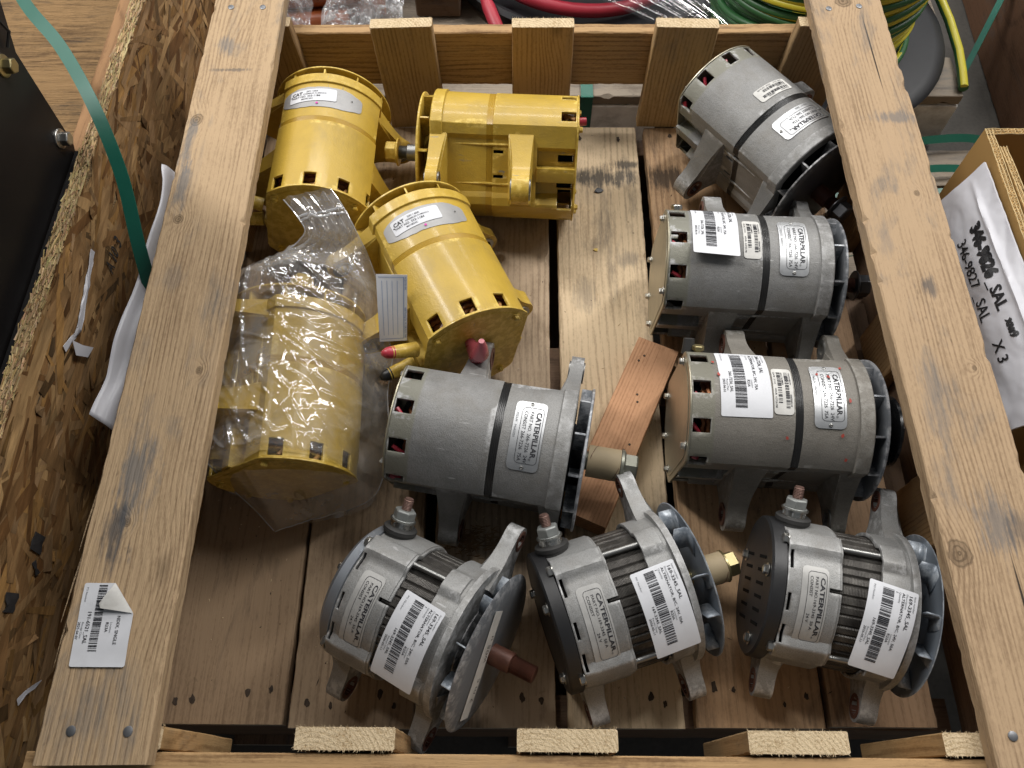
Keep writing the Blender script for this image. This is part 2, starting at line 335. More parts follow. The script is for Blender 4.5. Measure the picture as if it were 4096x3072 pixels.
surf('gold_zinc', (0.45, 0.38, 0.20), rough=0.4, metal=0.95, var=0.15, bmp=0.05)
surf('dark_steel', (0.10, 0.10, 0.105), rough=0.35, metal=0.85, var=0.2, bmp=0.1)
surf('olive_zinc', (0.24, 0.24, 0.20), rough=0.45, metal=0.7, var=0.2, bmp=0.1)
surf('rust', (0.11, 0.045, 0.03), rough=0.45, metal=0.2, var=0.3, vs=60, bmp=0.2)
surf('copper_thread', (0.17, 0.10, 0.08), rough=0.5, metal=0.5, var=0.2, bmp=0.1)
surf('cardboard', (0.40, 0.27, 0.14), rough=0.85, var=0.1, vs=20, bmp=0.2, spec=0.2)
surf('sleeve_card', (0.31, 0.245, 0.15), rough=0.7, var=0.1, vs=30, bmp=0.1)
surf('box_card', (0.36, 0.215, 0.075), rough=0.75, var=0.08, vs=9, bmp=0.1, spec=0.25)
surf('flute_card', (0.62, 0.47, 0.25), rough=0.9, var=0.2, vs=80, bmp=0.4, spec=0.1)
surf('red_boot', (0.42, 0.035, 0.055), rough=0.35, var=0.15, bmp=0.1, coat=0.2)
surf('pink_boot', (0.36, 0.07, 0.09), rough=0.28, var=0.25, vs=40, bmp=0.1, coat=0.3)
surf('winding', (0.30, 0.12, 0.045), rough=0.4, metal=0.5, var=0.3, vs=80, bmp=0.2)
surf('amber_wire', (0.42, 0.22, 0.08), rough=0.4, var=0.2, bmp=0.1)
surf('paper', (0.66, 0.67, 0.70), rough=0.55, var=0.06, vs=26, bmp=0.03, dirt=(0.42, 0.41, 0.40), dirt_amt=0.22, dirt_scale=40)
surf('old_paper', (0.60, 0.59, 0.56), rough=0.6, var=0.12, vs=60, bmp=0.05, dirt=(0.3, 0.27, 0.22), dirt_amt=0.3)
surf('ink', (0.02, 0.02, 0.025), rough=0.6, var=0.1, bmp=0)
surf('grey_ink', (0.16, 0.17, 0.18), rough=0.6, var=0.1, bmp=0)
surf('blue_ink', (0.10, 0.20, 0.42), rough=0.6, var=0.1, bmp=0)
surf('magenta', (0.60, 0.04, 0.36), rough=0.5, var=0.1, bmp=0)
surf('name_plate', (0.56, 0.57, 0.58), rough=0.42, metal=0.85, var=0.1, vs=45, bmp=0.05)
surf('clear_sticker', (0.40, 0.395, 0.38), rough=0.42, metal=0.15, var=0.12, vs=60, bmp=0.05)
surf('red_paint', (0.35, 0.05, 0.035), rough=0.6, var=0.2, bmp=0)
surf('black_metal', (0.008, 0.007, 0.007), rough=0.42, metal=0.0, var=0.3, vs=4, bmp=0.05, spec=0.35)
surf('strap_green', (0.012, 0.115, 0.078), rough=0.38, var=0.08, vs=14, bmp=0.08, spec=0.5)
surf('white_film', (0.60, 0.60, 0.64), rough=0.4, var=0.04, vs=14, bmp=0.05)
surf('white_paint', (0.82, 0.82, 0.81), rough=0.7, var=0.1, vs=30, bmp=0.2, dirt=(0.2, 0.19, 0.17), dirt_amt=0.5)
surf('pulley_black', (0.02, 0.021, 0.023), rough=0.28, var=0.2, bmp=0.05)
surf('tub_black', (0.010, 0.011, 0.013), rough=0.5, var=0.2, bmp=0.1, spec=0.4)
surf('hose_red', (0.36, 0.022, 0.04), rough=0.45, var=0.12, bmp=0.1)
surf('pipe_orange', (0.33, 0.085, 0.025), rough=0.3, var=0.2, vs=20, bmp=0.05, coat=0.3)
surf('drum_plastic', (0.014, 0.015, 0.018), rough=0.5, var=0.15, vs=10, bmp=0.15)
surf('concrete', (0.085, 0.078, 0.068), rough=0.8, var=0.2, vs=5, fine=0.3, fs=160, bmp=0.3, dirt=(0.07, 0.062, 0.055), dirt_amt=0.6, dirt_scale=7)
surf('marker', (0.012, 0.012, 0.014), rough=0.5, var=0.1, bmp=0)
surf('stencil', (0.03, 0.028, 0.028), rough=0.8, var=0.3, vs=120, bmp=0)
surf('nail_head', (0.20, 0.205, 0.215), rough=0.45, metal=0.7, var=0.2, bmp=0.1)
surf('nail_hole', (0.055, 0.038, 0.026), rough=0.9, var=0.4, vs=200, bmp=0.3)
surf('splinter', (0.26, 0.16, 0.08), rough=0.85, var=0.35, vs=120, bmp=0.3)

# laminated stator: fine rings across the axis
def stator_mat():
    m, t, b = nt('stator'); tc = N(t, 'TexCoord'); sp = N(t, 'SeparateXYZ'); L(t, tc.outputs['Object'], sp.inputs[0])
    s = math_(t, 'ADD', math_(t, 'MULTIPLY', math_(t, 'SINE', math_(t, 'MULTIPLY', sp.outputs[0], 3600.0)), 0.5), 0.5)
    v = coords(t); n1 = noise_(t, v, 50, 5, 0.65); n2 = noise_(t, v, 15, 4)
    c = ramp(t, n1, [(0.3, (0.035, 0.031, 0.028)), (0.72, (0.15, 0.14, 0.125))])
    c = mixc(t, math_(t, 'MULTIPLY', s, 0.45), c, (0.03, 0.028, 0.026))
    L(t, c, b.inputs['Base Color']); b.inputs['Metallic'].default_value = 0.45; b.inputs['Roughness'].default_value = 0.42
    bump(t, b, s, 0.6, 0.0006)
stator_mat()
def attr_mat(name, rough=0.75, bmp=0.5, fibre=(14, 260, 260)):
    m, t, b = nt(name); a = N(t, 'Attribute'); a.attribute_name = 'Col'; v = coords(t, fibre, False)
    n1 = noise_(t, v, 1.0, 4, 0.65)
    c = mixc(t, 1.0, a.outputs['Color'], ramp(t, n1, [(0.25, (0.55, 0.52, 0.5)), (0.7, (1.15, 1.15, 1.15))]), 'MULTIPLY')
    L(t, c, b.inputs['Base Color']); b.inputs['Roughness'].default_value = rough; b.inputs['Specular IOR Level'].default_value = 0.25
    bump(t, b, n1, bmp, 0.0012)
attr_mat('osb', 0.6, 0.7, (160, 22, 160))
def stripe_cable():
    """green cable with a helical yellow stripe; 'Col' red channel = angle round the cable"""
    m, t, b = nt('earth_cable'); a = N(t, 'Attribute'); a.attribute_name = 'Col'; sp = N(t, 'SeparateColor'); L(t, a.outputs['Color'], sp.inputs[0])
    c = ramp(t, sp.outputs[0], [(0.0, (0.028, 0.115, 0.035)), (0.60, (0.028, 0.115, 0.035)), (0.66, (0.55, 0.48, 0.035)), (1.0, (0.55, 0.48, 0.035))], 'CONSTANT')
    L(t, c, b.inputs['Base Color']); b.inputs['Roughness'].default_value = 0.42
stripe_cable()
def film(name, haze=0.10, tint=(0.93, 0.93, 0.93), gloss=1.0, rough=0.06, hazecol=(0.75, 0.76, 0.78), bmp=0.0, bs=60, bdist=0.002, ior=1.5):
    m = bpy.data.materials.new(name); m.use_nodes = True; M[name] = m; t = m.node_tree; t.nodes.clear()
    out = N(t, 'OutputMaterial'); tr = N(t, 'BsdfTransparent'); gl = N(t, 'BsdfGlossy'); df = N(t, 'BsdfDiffuse'); tl = N(t, 'BsdfTranslucent')
    tr.inputs[0].default_value = (*tint, 1); gl.inputs['Roughness'].default_value = rough; gl.inputs[0].default_value = (gloss, gloss, gloss, 1)
    df.inputs[0].default_value = (*hazecol, 1); tl.inputs[0].default_value = (*hazecol, 1)
    lw = N(t, 'LayerWeight'); lw.inputs[0].default_value = 0.5
    m1 = N(t, 'MixShader'); m2 = N(t, 'MixShader'); m3 = N(t, 'MixShader')
    m1.inputs[0].default_value = 0.5; L(t, df.outputs[0], m1.inputs[1]); L(t, tl.outputs[0], m1.inputs[2])
    v = coords(t); n1 = noise_(t, v, 22, 5, 0.6)
    L(t, ramp(t, n1, [(0.35, (haze * 0.35,) * 3), (0.68, (haze * 1.8,) * 3)]), m2.inputs[0]); L(t, tr.outputs[0], m2.inputs[1]); L(t, m1.outputs[0], m2.inputs[2])
    L(t, math_(t, 'ADD', math_(t, 'MULTIPLY', math_(t, 'POWER', lw.outputs['Facing'], 3.5), 0.55), 0.12), m3.inputs[0]); L(t, m2.outputs[0], m3.inputs[1]); L(t, gl.outputs[0], m3.inputs[2])
    if bmp:
        bn = N(t, 'Bump'); bn.inputs['Strength'].default_value = bmp; bn.inputs['Distance'].default_value = bdist
        n2 = noise_(t, v, bs, 3, 0.5, 1.5); L(t, n2, bn.inputs['Height'])
        for q in (gl, lw): L(t, bn.outputs[0], q.inputs['Normal'])
    L(t, m3.outputs[0], out.inputs[0])
film('clear_film', 0.20, tint=(0.985, 0.985, 0.985), rough=0.08, bmp=0.18, bs=30, bdist=0.004, hazecol=(0.85, 0.86, 0.88))
film('zip_white', 0.5, bmp=0.05)
film('zip_film', 0.28, bmp=0.15, bs=90)
film('bubble_film', 0.30, bmp=0.9, bs=70, bdist=0.006)
film('stretch_film', 0.03, bmp=0.15, bs=20)

# ------------------------------------------------------------------ timber pieces
def frame(center, ex, ey):
    ex = Vector(ex).normalized(); ey = Vector(ey); ey = (ey - ex * ey.dot(ex)).normalized(); ez = ex.cross(ey); c = Vector(center)
    return Matrix(((ex.x, ey.x, ez.x, c.x), (ex.y, ey.y, ez.y, c.y), (ex.z, ey.z, ez.z, c.z), (0, 0, 0, 1)))
def plank(name, parent, center, size, ex, ey, mat, end='sawn_end', wob=0.0012, color=(1, 1, 1), hair=0, seed=None, ch=0.0016, chip=0.0):
    """sawn board: local X length, Y width, Z thickness, edges rubbed and slightly wavy, sawn ends a second material"""
    Ln, Wd, Th = size; rnd = random.Random(seed if seed is not None else hash((name, center)) & 0xffff)
    n = max(4, int(Ln / 0.008)); hy, hz = Wd / 2, Th / 2; o = rnd.random() * 50
    b = MB(); rings = []
    for i in range(n + 1):
        x = -Ln / 2 + Ln * i / n
        e1 = noise.noise((x * 4 + o, 1.3, 0)) * wob + noise.noise((x * 60 + o, 8.3, 0)) * wob * 0.5; e2 = noise.noise((x * 4 + o, 5.3, 0)) * wob + noise.noise((x * 60 + o, 3.3, 0)) * wob * 0.5; e3 = noise.noise((x * 5 + o, 9.3, 0)) * wob * 0.6
        c = [ch * (0.6 + 1.4 * abs(noise.noise((x * 40 + o, k * 7.7, 2)))) for k in range(4)]
        if chip:
            for k in range(4):
                q = noise.noise((x * 55 + o, k * 3.1, 7))
                if q > 0.36: c[k] += chip * min(1.0, (q - 0.36) * 9)
        x2 = x + (noise.noise((o, i, 4)) * wob if i in (0, n) else 0)
        y0, y1, z0, z1 = -hy + e1, hy + e2, -hz + e3, hz + e3
        rings.append([(x2, y0 + c[0], z0), (x2, y1 - c[1], z0), (x2, y1, z0 + c[1]), (x2, y1, z1 - c[2]), (x2, y1 - c[2], z1), (x2, y0 + c[3], z1), (x2, y0, z1 - c[3]), (x2, y0, z0 + c[0])])
    b.rings(rings, True, False, False, 0)
    for k, sgn in ((0, 1), (n, -1)):
        idx = [k * 8 + j for j in range(8)]; b.f.append(tuple(idx if sgn < 0 else reversed(idx))); b.m.append(1)
    if hair:
        for q in range(hair):   # torn fibres at the sawn end facing +X
            y = rnd.uniform(-hy, hy); z = rnd.choice((-hz, hz, rnd.uniform(-hz, hz))); l = rnd.uniform(0.0008, 0.004); w = rnd.uniform(0.0002, 0.0005)
            d = Vector((rnd.uniform(0.3, 1), rnd.uniform(-.6, .6), (1 if z > 0 else -1) * rnd.uniform(0.1, 1.2))).normalized() * l
            a = Vector((Ln / 2 - 0.0006, y, z)); b.add([a + Vector((0, w, 0)), a - Vector((0, w, 0)), a + Vector((-0.001, 0, w)), a + d], [(0, 1, 3), (1, 2, 3), (2, 0, 3)], 1)
    ob = b.build(name, [mat, end], parent, frame(center, ex, ey), smooth=30)
    ob.color = (*color, 1)
    return ob
def nail(parent, x, y, z, r=0.0042, mat='nail_head', dark=False, name='nail'):
    b = MB(); n = 10
    prof = [(-0.004, r * 0.5), (-0.0002, r), (0.0009, r), (0.0013, r * 0.75)]
    b.lathe(prof, n); T = Matrix.Translation((x, y, z)) @ Matrix.Rotation(RAD(-90), 4, 'Y') @ Matrix.Rotation(random.random(), 4, 'X') @ Matrix.Diagonal((1, 1 + 0.3 * random.random(), 1, 1))
    return b.build(name, mat, parent, T)
def hole(parent, x, y, z, r=0.005):
    """nail sunk in a torn, dirty hole: dished rim with a dark ragged slit"""
    b = MB(); n = 11; pts = []
    for j in range(n):
        a = 2 * PI * j / n; q = r * random.uniform(0.65, 1.25); pts.append((x + q * 0.75 * math.cos(a), y + q * 1.25 * math.sin(a), z + 0.0005))
    b.add(pts + [(x, y, z + 0.0011)], [(j, (j + 1) % n, n) for j in range(n)], 0)
    return b.build('nail', 'nail_hole', parent, Matrix.Identity(4), smooth=60)

# ------------------------------------------------------------------ ground
g = MB(); g.box((-6, -5, -0.23), (6, 7, -0.20)); tag(g.build('floor', 'concrete', smooth=0), kind='structure')

# ------------------------------------------------------------------ the crate the alternators lie in
DZ = 0.0; HZ = 0.19
crate = thing('wooden_crate', 'open slatted pine crate holding the yellow and grey alternators', 'crate', (0.04, 0.52, -0.20))
# deck boards (length along Y)
for k, (x0, x1, y0, y1, tint) in enumerate([(-0.412, -0.2645, 0.067, 0.966, (0.62, 0.55, 0.485)), (-0.259, -0.1185, 0.064, 0.968, (0.72, 0.665, 0.61)), (-0.104, 0.0415, 0.0655, 0.966, (0.84, 0.81, 0.79)),
                                       (0.056, 0.1865, 0.066, 0.9685, (1.1, 1.08, 1.0)), (0.1995, 0.343, 0.068, 0.9665, (0.92, 0.76, 0.62)), (0.350, 0.466, 0.07, 0.966, (0.8, 0.66, 0.56))]):
    d = plank('deck_board', crate, ((x0 + x1) / 2, (y0 + y1) / 2, -0.0095), (y1 - y0, x1 - x0, 0.019), (0, 1, 0), (-1, 0, 0), {3: 'deck_wood_scuffed', 4: 'deck_wood_burnt'}.get(k, 'deck_wood'), 'grey_end', wob=0.0018, color=tint, seed=40 + k, chip=0.004)
    if k < 5:
        for fx in (0.16, 0.30, 0.72, 0.86):
            hole(d, x0 + (x1 - x0) * (fx + random.uniform(-.03, .03)), y0 + 0.032 + random.uniform(-.012, .012), 0.0, random.uniform(0.0028, 0.0056))
        for fx in (0.3, 0.82):
            hole(d, x0 + (x1 - x0) * (fx + random.uniform(-.05, .05)), y1 - 0.024 + random.uniform(-.010, .010), 0.0, random.uniform(0.0028, 0.0052))
for y in (0.085, 0.52, 0.945):    # bearers under the deck
    plank('bearer', crate, (0.03, y, -0.0195 - 0.08), (0.92, 0.09 if y == 0.52 else 0.035, 0.16), (1, 0, 0), (0, 1, 0), 'dark_wood', 'grey_end', seed=int(y * 99))
for x in (-0.33, 0.03, 0.38):
    plank('bottom_board', crate, (x, 0.515, -0.189), (0.92, 0.09, 0.018), (0, 1, 0), (-1, 0, 0), 'dark_wood', 'grey_end', seed=int(x * 99) + 300)
# back slats: length along Z, thickness along Y
def slat(xl, w, ytop, face, z0=0.0005, z1=HZ, tint=(1, 1, 1), lean=0.0, seed=0, th=0.019):
    cy = ytop + face * th / 2
    c = (xl + w / 2 - lean / 2, cy, (z0 + z1) / 2)
    return plank('slat', crate, c, (z1 - z0, w, th), (lean, 0, z1 - z0), (1, 0, 0), 'slat_wood', 'sawn_end', color=tint, hair=150, seed=seed)
slat(-0.420, 0.089, 0.969, 1, tint=(0.75, 0.72, 0.7), seed=1, lean=-0.012)
slat(-0.2165, 0.089, 0.969, 1, tint=(0.95, 0.97, 1.0), seed=2, lean=-0.006)
slat(-0.0135, 0.089, 0.9695, 1, tint=(1.1, 1.05, 1.0), seed=3)
slat(0.1925, 0.089, 0.9690, 1, tint=(1.15, 1.15, 1.1), seed=4, lean=0.004)
slat(0.394, 0.089, 0.969, 1, tint=(0.95, 0.95, 0.95), seed=5, lean=0.01)
# front slats
slat(-0.4145, 0.096, 0.052, -1, tint=(1.15, 1.1, 1.0), seed=6)
slat(-0.2003, 0.0895, 0.0525, -1, tint=(1.0, 1.0, 1.0), seed=7)
slat(-0.0012, 0.0895, 0.0525, -1, tint=(1.0, 1.0, 1.0), seed=8)
slat(0.2035, 0.0895, 0.052, -1, tint=(1.0, 1.0, 1.0), seed=9)
slat(0.376, 0.089, 0.052, -1, tint=(1.1, 1.05, 0.95), seed=10)
# boards nailed outside the slats
plank('end_board', crate, (0.03, 0.989 + 0.0095, 0.117), (0.94, 0.096, 0.019), (1, 0, 0), (0, 0, 1), 'board_wood', color=(1, 1, 1), seed=61)
plank('end_board', crate, (0.03, 0.0315 - 0.0105, 0.137), (0.94, 0.096, 0.020), (1, 0, 0), (0, 0, 1), 'board_wood', color=(1.15, 1.15, 1.15), seed=62)
for sgn, x in ((-1, -0.43), (1, 0.503)):
    plank('side_board', crate, (x - 0.0095 * 0, 0.51, 0.030), (0.96, 0.07, 0.019), (0, 1, 0), (0, 0, 1), 'dark_wood', seed=70 + sgn)
    for k, y in enumerate((0.30, 0.53, 0.76)):
        plank('slat', crate, (x - sgn * 0.0195, y, 0.094), (0.187, 0.085, 0.019), (0, 0, 1), (0, 1, 0), 'slat_wood', color=(0.9, 0.85, 0.8), seed=80 + k + sgn * 7)
# top rails
rl = plank('top_rail', crate, (-0.378, 0.525, HZ + 0.0105), (1.012, 0.0985, 0.020), (0.013 - 0.03, 1.0, 0), (-1, 0, 0), 'rail_wood_scuffed', 'sawn_end', wob=0.0009, color=(0.97, 0.95, 0.93), seed=21, chip=0.003, hair=60)
rr = plank('top_rail', crate, (0.4570, 0.53, HZ + 0.0105), (1.014, 0.0985, 0.020), (-0.001, 1.0, 0), (-1, 0, 0), 'rail_wood_cracked', 'sawn_end', wob=0.0009, color=(0.90, 0.87, 0.86), seed=22, chip=0.0035, hair=60)
for x, y in ((-0.391, 0.046), (-0.341, 0.046), (-0.41, 0.985), (-0.365, 0.985)): nail(rl, x, y, HZ + 0.0206)
for x, y in ((0.43, 0.981), (0.473, 0.986), (0.427, 0.048), (0.475, 0.046)): nail(rr, x, y, HZ + 0.0206)
# long splinters standing off the rail's outer edge
for (px, py, l, a) in ((-0.4245, 0.268, 0.06, -1.50), (-0.4225, 0.215, 0.075, -1.62), (-0.4215, 0.15, 0.05, -1.58), (0.5035, 0.62, 0.03, 1.45), (0.504, 0.5, 0.024, 1.5)):
    b = MB(); d = Vector((math.sin(a) * 0.12, -1, 0)).normalized()
    b.tube([(px, py, HZ + 0.015), Vector((px, py, HZ + 0.013)) + d * l * 0.5, Vector((px, py, HZ + 0.009)) + d * l], [0.0012, 0.0009, 0.0002], 5)
    o = b.build('splinter', 'rail_wood', rl if px < 0 else rr, Matrix.Identity(4))
# torn knot in the deck
b = MB()
for k in range(150):
    a = random.gauss(0, 0.6); c = Vector((-0.064 + random.gauss(0, 0.016), 0.279 + random.gauss(0, 0.009), 0.0)); l = random.uniform(0.006, 0.018)
    d = Vector((math.cos(a), math.sin(a), random.uniform(0.0, 0.35))) * l
    b.tube([c, c + d * 0.5 + Vector((0, 0, 0.001)), c + d], [0.0007, 0.0006, 0.0002], 4)
tag(b.build('torn_fibres', 'splinter', crate, Matrix.Identity(4)), kind='stuff')

# loose offcut under the long shaft
oc = plank('wood_offcut', None, (0.1315, 0.417, 0.0195), (0.266, 0.058, 0.038), (0.105, 0.232, 0), (-0.232, 0.105, 0), 'offcut_wood', 'offcut_wood', wob=0.0008, seed=33, ch=0.001)
tag(oc, 'reddish pine offcut lying diagonally under the cardboard-sleeved shaft', 'wood block')
for (a, c) in ((0.108, 0.012), (0.098, 0.016), (0.05, 0.0), (0.04, -0.004), (-0.02, -0.016), (-0.03, -0.012)):
    b = MB(); b.lathe([(0, 0.0017), (0.0006, 0.0015)], 8); T = W[oc] @ Matrix.Translation((a, c, 0.0190)) @ Matrix.Rotation(RAD(-90), 4, 'Y'); b.build('nail_hole', 'nail_hole', oc, T)

# grit, wood crumbs and dust lying on the deck
b = MB(); rq = random.Random(77)
for k in range(520):
    x, y = rq.uniform(-0.40, 0.45), rq.uniform(0.08, 0.955)
    if any(q[0] < x < q[1] for q in ((-0.2645, -0.259), (-0.1185, -0.104), (0.0415, 0.056), (0.1865, 0.1995), (0.343, 0.350))): continue
    a = rq.uniform(0, 6.28); l = rq.uniform(0.0006, 0.0024) * (2.2 if rq.random() < 0.12 else 1); w = rq.uniform(0.0003, 0.0008); c, d = math.cos(a), math.sin(a); m = rq.choice((0, 0, 1, 2)); z = 0.0004
    b.add([(x - l * c, y - l * d, z), (x - w * d, y + w * c, z), (x + l * c, y + l * d, z), (x + w * d, y - w * c, z), (x, y, z + w)], [(0, 1, 4), (1, 2, 4), (2, 3, 4), (3, 0, 4)], m)
tag(b.build('grit', ['sawn_end', 'nail_hole', 'grey_end'], None, Matrix.Identity(4), smooth=0), 'fine grit and wood crumbs scattered on the crate deck', 'grit', kind='stuff')

# ------------------------------------------------------------------ lettering and stickers
_tc = {}
def text_geo(s, bold=0.0):
    """glyph outlines of the built-in font as flat faces, size 1, baseline at 0, left at 0"""
    k = (s, bold)
    if k not in _tc:
        cu = bpy.data.curves.new('t', 'FONT'); cu.body = s; cu.size = 1.0; cu.resolution_u = 2; cu.offset = bold; cu.fill_mode = 'FRONT'
        o = bpy.data.objects.new('t', cu); COL.objects.link(o)
        dg = bpy.context.evaluated_depsgraph_get(); dg.update()
        me = o.evaluated_get(dg).to_mesh()
        v = [(q.co.x, q.co.y) for q in me.vertices]; f = [tuple(p.vertices) for p in me.polygons]
        o.evaluated_get(dg).to_mesh_clear(); bpy.data.objects.remove(o); bpy.data.curves.remove(cu)
        w = max([q[0] for q in v] or [0]); _tc[k] = (v, f, w)
    return _tc[k]
class Ink:
    """flat print in label space (u along the writing, v up), later draped on a surface"""
    def __init__(s): s.v = []; s.f = []; s.m = []
    def text(s, txt, u, v, size, bold=0.0, mi=0, sx=1.0, width=None, align=0, rot=0):
        gv, gf, w = text_geo(txt, bold)
        if width: sx = width / (w * size)
        b = len(s.v); off = -align * w * size * sx; c, d = math.cos(rot), math.sin(rot)
        for a, e in gv:
            p, q = off + a * size * sx, e * size; s.v.append((u + p * c - q * d, v + p * d + q * c))
        s.f += [tuple(b + i for i in f) for f in gf]; s.m += [mi] * len(gf); return s
    def rect(s, u0, v0, u1, v1, mi=0, nu=1):
        for i in range(nu):
            a, c = u0 + (u1 - u0) * i / nu, u0 + (u1 - u0) * (i + 1) / nu; b = len(s.v)
            s.v += [(a, v0), (c, v0), (c, v1), (a, v1)]; s.f.append((b, b + 1, b + 2, b + 3)); s.m.append(mi)
        return s
    def bars(s, u0, v0, u1, v1, seed=1, mi=0, module=0.00042):
        r = random.Random(seed); u = u0
        while u < u1:
            w = module * r.choice((1, 1, 2, 2, 3)); s.rect(u, v0, min(u + w, u1), v1, mi); u += w + module * r.choice((1, 1, 2, 3))
        return s
    def frame(s, u0, v0, u1, v1, r, w, mi=0):
        """rounded outline"""
        def rr(o):
            pts = []
            for (cx, cy, a0) in ((u1 - r, v1 - r, 0), (u0 + r, v1 - r, 90), (u0 + r, v0 + r, 180), (u1 - r, v0 + r, 270)):
                for k in range(6):
                    a = RAD(a0 + 18 * k); pts.append((cx + (r - o) * math.cos(a), cy + (r - o) * math.sin(a)))
            # subdivide the long straight runs so that the line can follow a curved surface
            out = []
            for i in range(len(pts)):
                p, q = pts[i], pts[(i + 1) % len(pts)]; k = max(1, int(math.dist(p, q) / 0.005)) if math.dist(p, q) > 0.006 else 1
                out += [(p[0] + (q[0] - p[0]) * j / k, p[1] + (q[1] - p[1]) * j / k) for j in range(k)]
            return out
        A, B = rr(0), rr(w); n = min(len(A), len(B)); b = len(s.v); s.v += A[:n] + B[:n]
        for j in range(n):
            k = (j + 1) % n; s.f.append((b + j, b + k, b + n + k, b + n + j)); s.m.append(mi)
        return s
    def drape(s, name, P, mats, parent, world, lift):
        mb = MB(); mb.v = [tuple(P(u, v, lift)) for u, v in s.v]; mb.f = s.f; mb.m = s.m
        return mb.build(name, mats, parent, world, smooth=60)
def sheet(name, P, u1, v1, mat, parent, world, nu=20, nv=8, rad=0.002, th=0.00025, u0=0.0, v0=0.0, fn=None):
    """thin sheet with rounded corners following P(u,v,lift)"""
    def ticks(a, c, k):
        q = [a + (c - a) * i / k for i in range(k + 1)]
        if rad: q = [x for x in q if a + rad < x < c - rad] + [a + rad * e for e in (0, 0.15, 0.5, 1)] + [c - rad * e for e in (0, 0.15, 0.5, 1)]
        return sorted(q)
    mb = MB(); us = ticks(u0, u1, nu); vs = ticks(v0, v1, nv); nu, nv = len(us) - 1, len(vs) - 1
    top = []; bot = []
    for u in us:
        for v in vs:
            uu, vv = u, v
            if rad:
                cu_, cv_ = min(max(u, u0 + rad), u1 - rad), min(max(v, v0 + rad), v1 - rad); d_ = math.hypot(u - cu_, v - cv_)
                if d_ > rad: uu, vv = cu_ + (u - cu_) * rad / d_, cv_ + (v - cv_) * rad / d_
            if fn: uu, vv = fn(uu, vv)
            top.append(P(uu, vv, th)); bot.append(P(uu, vv, 0.0))
    n = nv + 1; m = len(top); f = []
    for i in range(nu):
        for j in range(nv):
            a = i * n + j; f.append((a, a + n, a + n + 1, a + 1)); f.append((m + a, m + a + 1, m + a + n + 1, m + a + n))
    bd = [i * n for i in range(nu + 1)] + [nu * n + j for j in range(1, nv + 1)] + [i * n + nv for i in range(nu - 1, -1, -1)] + [j for j in range(nv - 1, 0, -1)]
    for k in range(len(bd)):
        a, b = bd[k], bd[(k + 1) % len(bd)]; f.append((a, b, m + b, m + a))
    mb.add(top + bot, f); return mb.build(name, mat, parent, world, smooth=50)
def on_drum(x0, th0, rfun, rot=0.0, Lc=0.0, Hc=0.0, curl=0.0):
    """label space -> drum surface. Label centre at (x0, th0 deg); writing runs towards falling theta, up is +x"""
    c, d = math.cos(rot), math.sin(rot)
    def P(u, v, lift):
        a, e = u - Lc / 2, v - Hc / 2; s_, x_ = a * c - e * d, a * d + e * c
        x = x0 + x_; r0 = rfun(RAD(th0), x0); th = RAD(th0) - s_ / r0
        r = rfun(th, x) + 0.0006 + lift
        if curl:
            q = max(0.0, (u / Lc - 0.55) / 0.45); r += curl * q * q
        return Vector((x, r * math.sin(th), r * math.cos(th)))
    return P
def stock_label(parent, Mx, P, item, desc, date, Lc, Hc, seed):
    """white stock label with the item number, description, bar code and dates"""
    o = sheet('stock_label', P, Lc, Hc, 'paper', parent, Mx, 28, 10)
    k = Ink(); s = Hc / 0.055
    k.text('Item number', 0.004, Hc - 0.0045 * s, 0.0030 * s, 0, 1); k.text(item, 0.004, Hc - 0.0100 * s, 0.0056 * s, 0.012)
    k.text('Description', 0.004, Hc - 0.0135 * s, 0.0030 * s, 0, 1); k.text(desc, 0.004, Hc - 0.0178 * s, 0.0044 * s, 0.010)
    k.text('Quantity', 0.004, Hc - 0.0214 * s, 0.0030 * s, 0, 1); k.text('1', 0.004, Hc - 0.0252 * s, 0.0038 * s, 0.012)
    k.text('Location', Lc * 0.52, Hc - 0.0214 * s, 0.0030 * s, 0, 1); k.text('R23A', Lc * 0.52, Hc - 0.0252 * s, 0.0040 * s, 0.012)
    k.bars(0.004, Hc - 0.0395 * s, Lc - 0.010, Hc - 0.0268 * s, seed)
    k.text(item, Lc * 0.40, Hc - 0.0445 * s, 0.0046 * s, 0.008)
    k.text('PO Number', 0.004, Hc - 0.0500 * s, 0.0030 * s, 0, 1); k.text('Receipt Date', Lc * 0.52, Hc - 0.0480 * s, 0.0028 * s, 0, 1); k.text(date, Lc * 0.52, Hc - 0.0518 * s, 0.0036 * s, 0.010)
    k.drape('label_print', P, ['ink', 'grey_ink'], o, Mx, 0.0006)
    return o
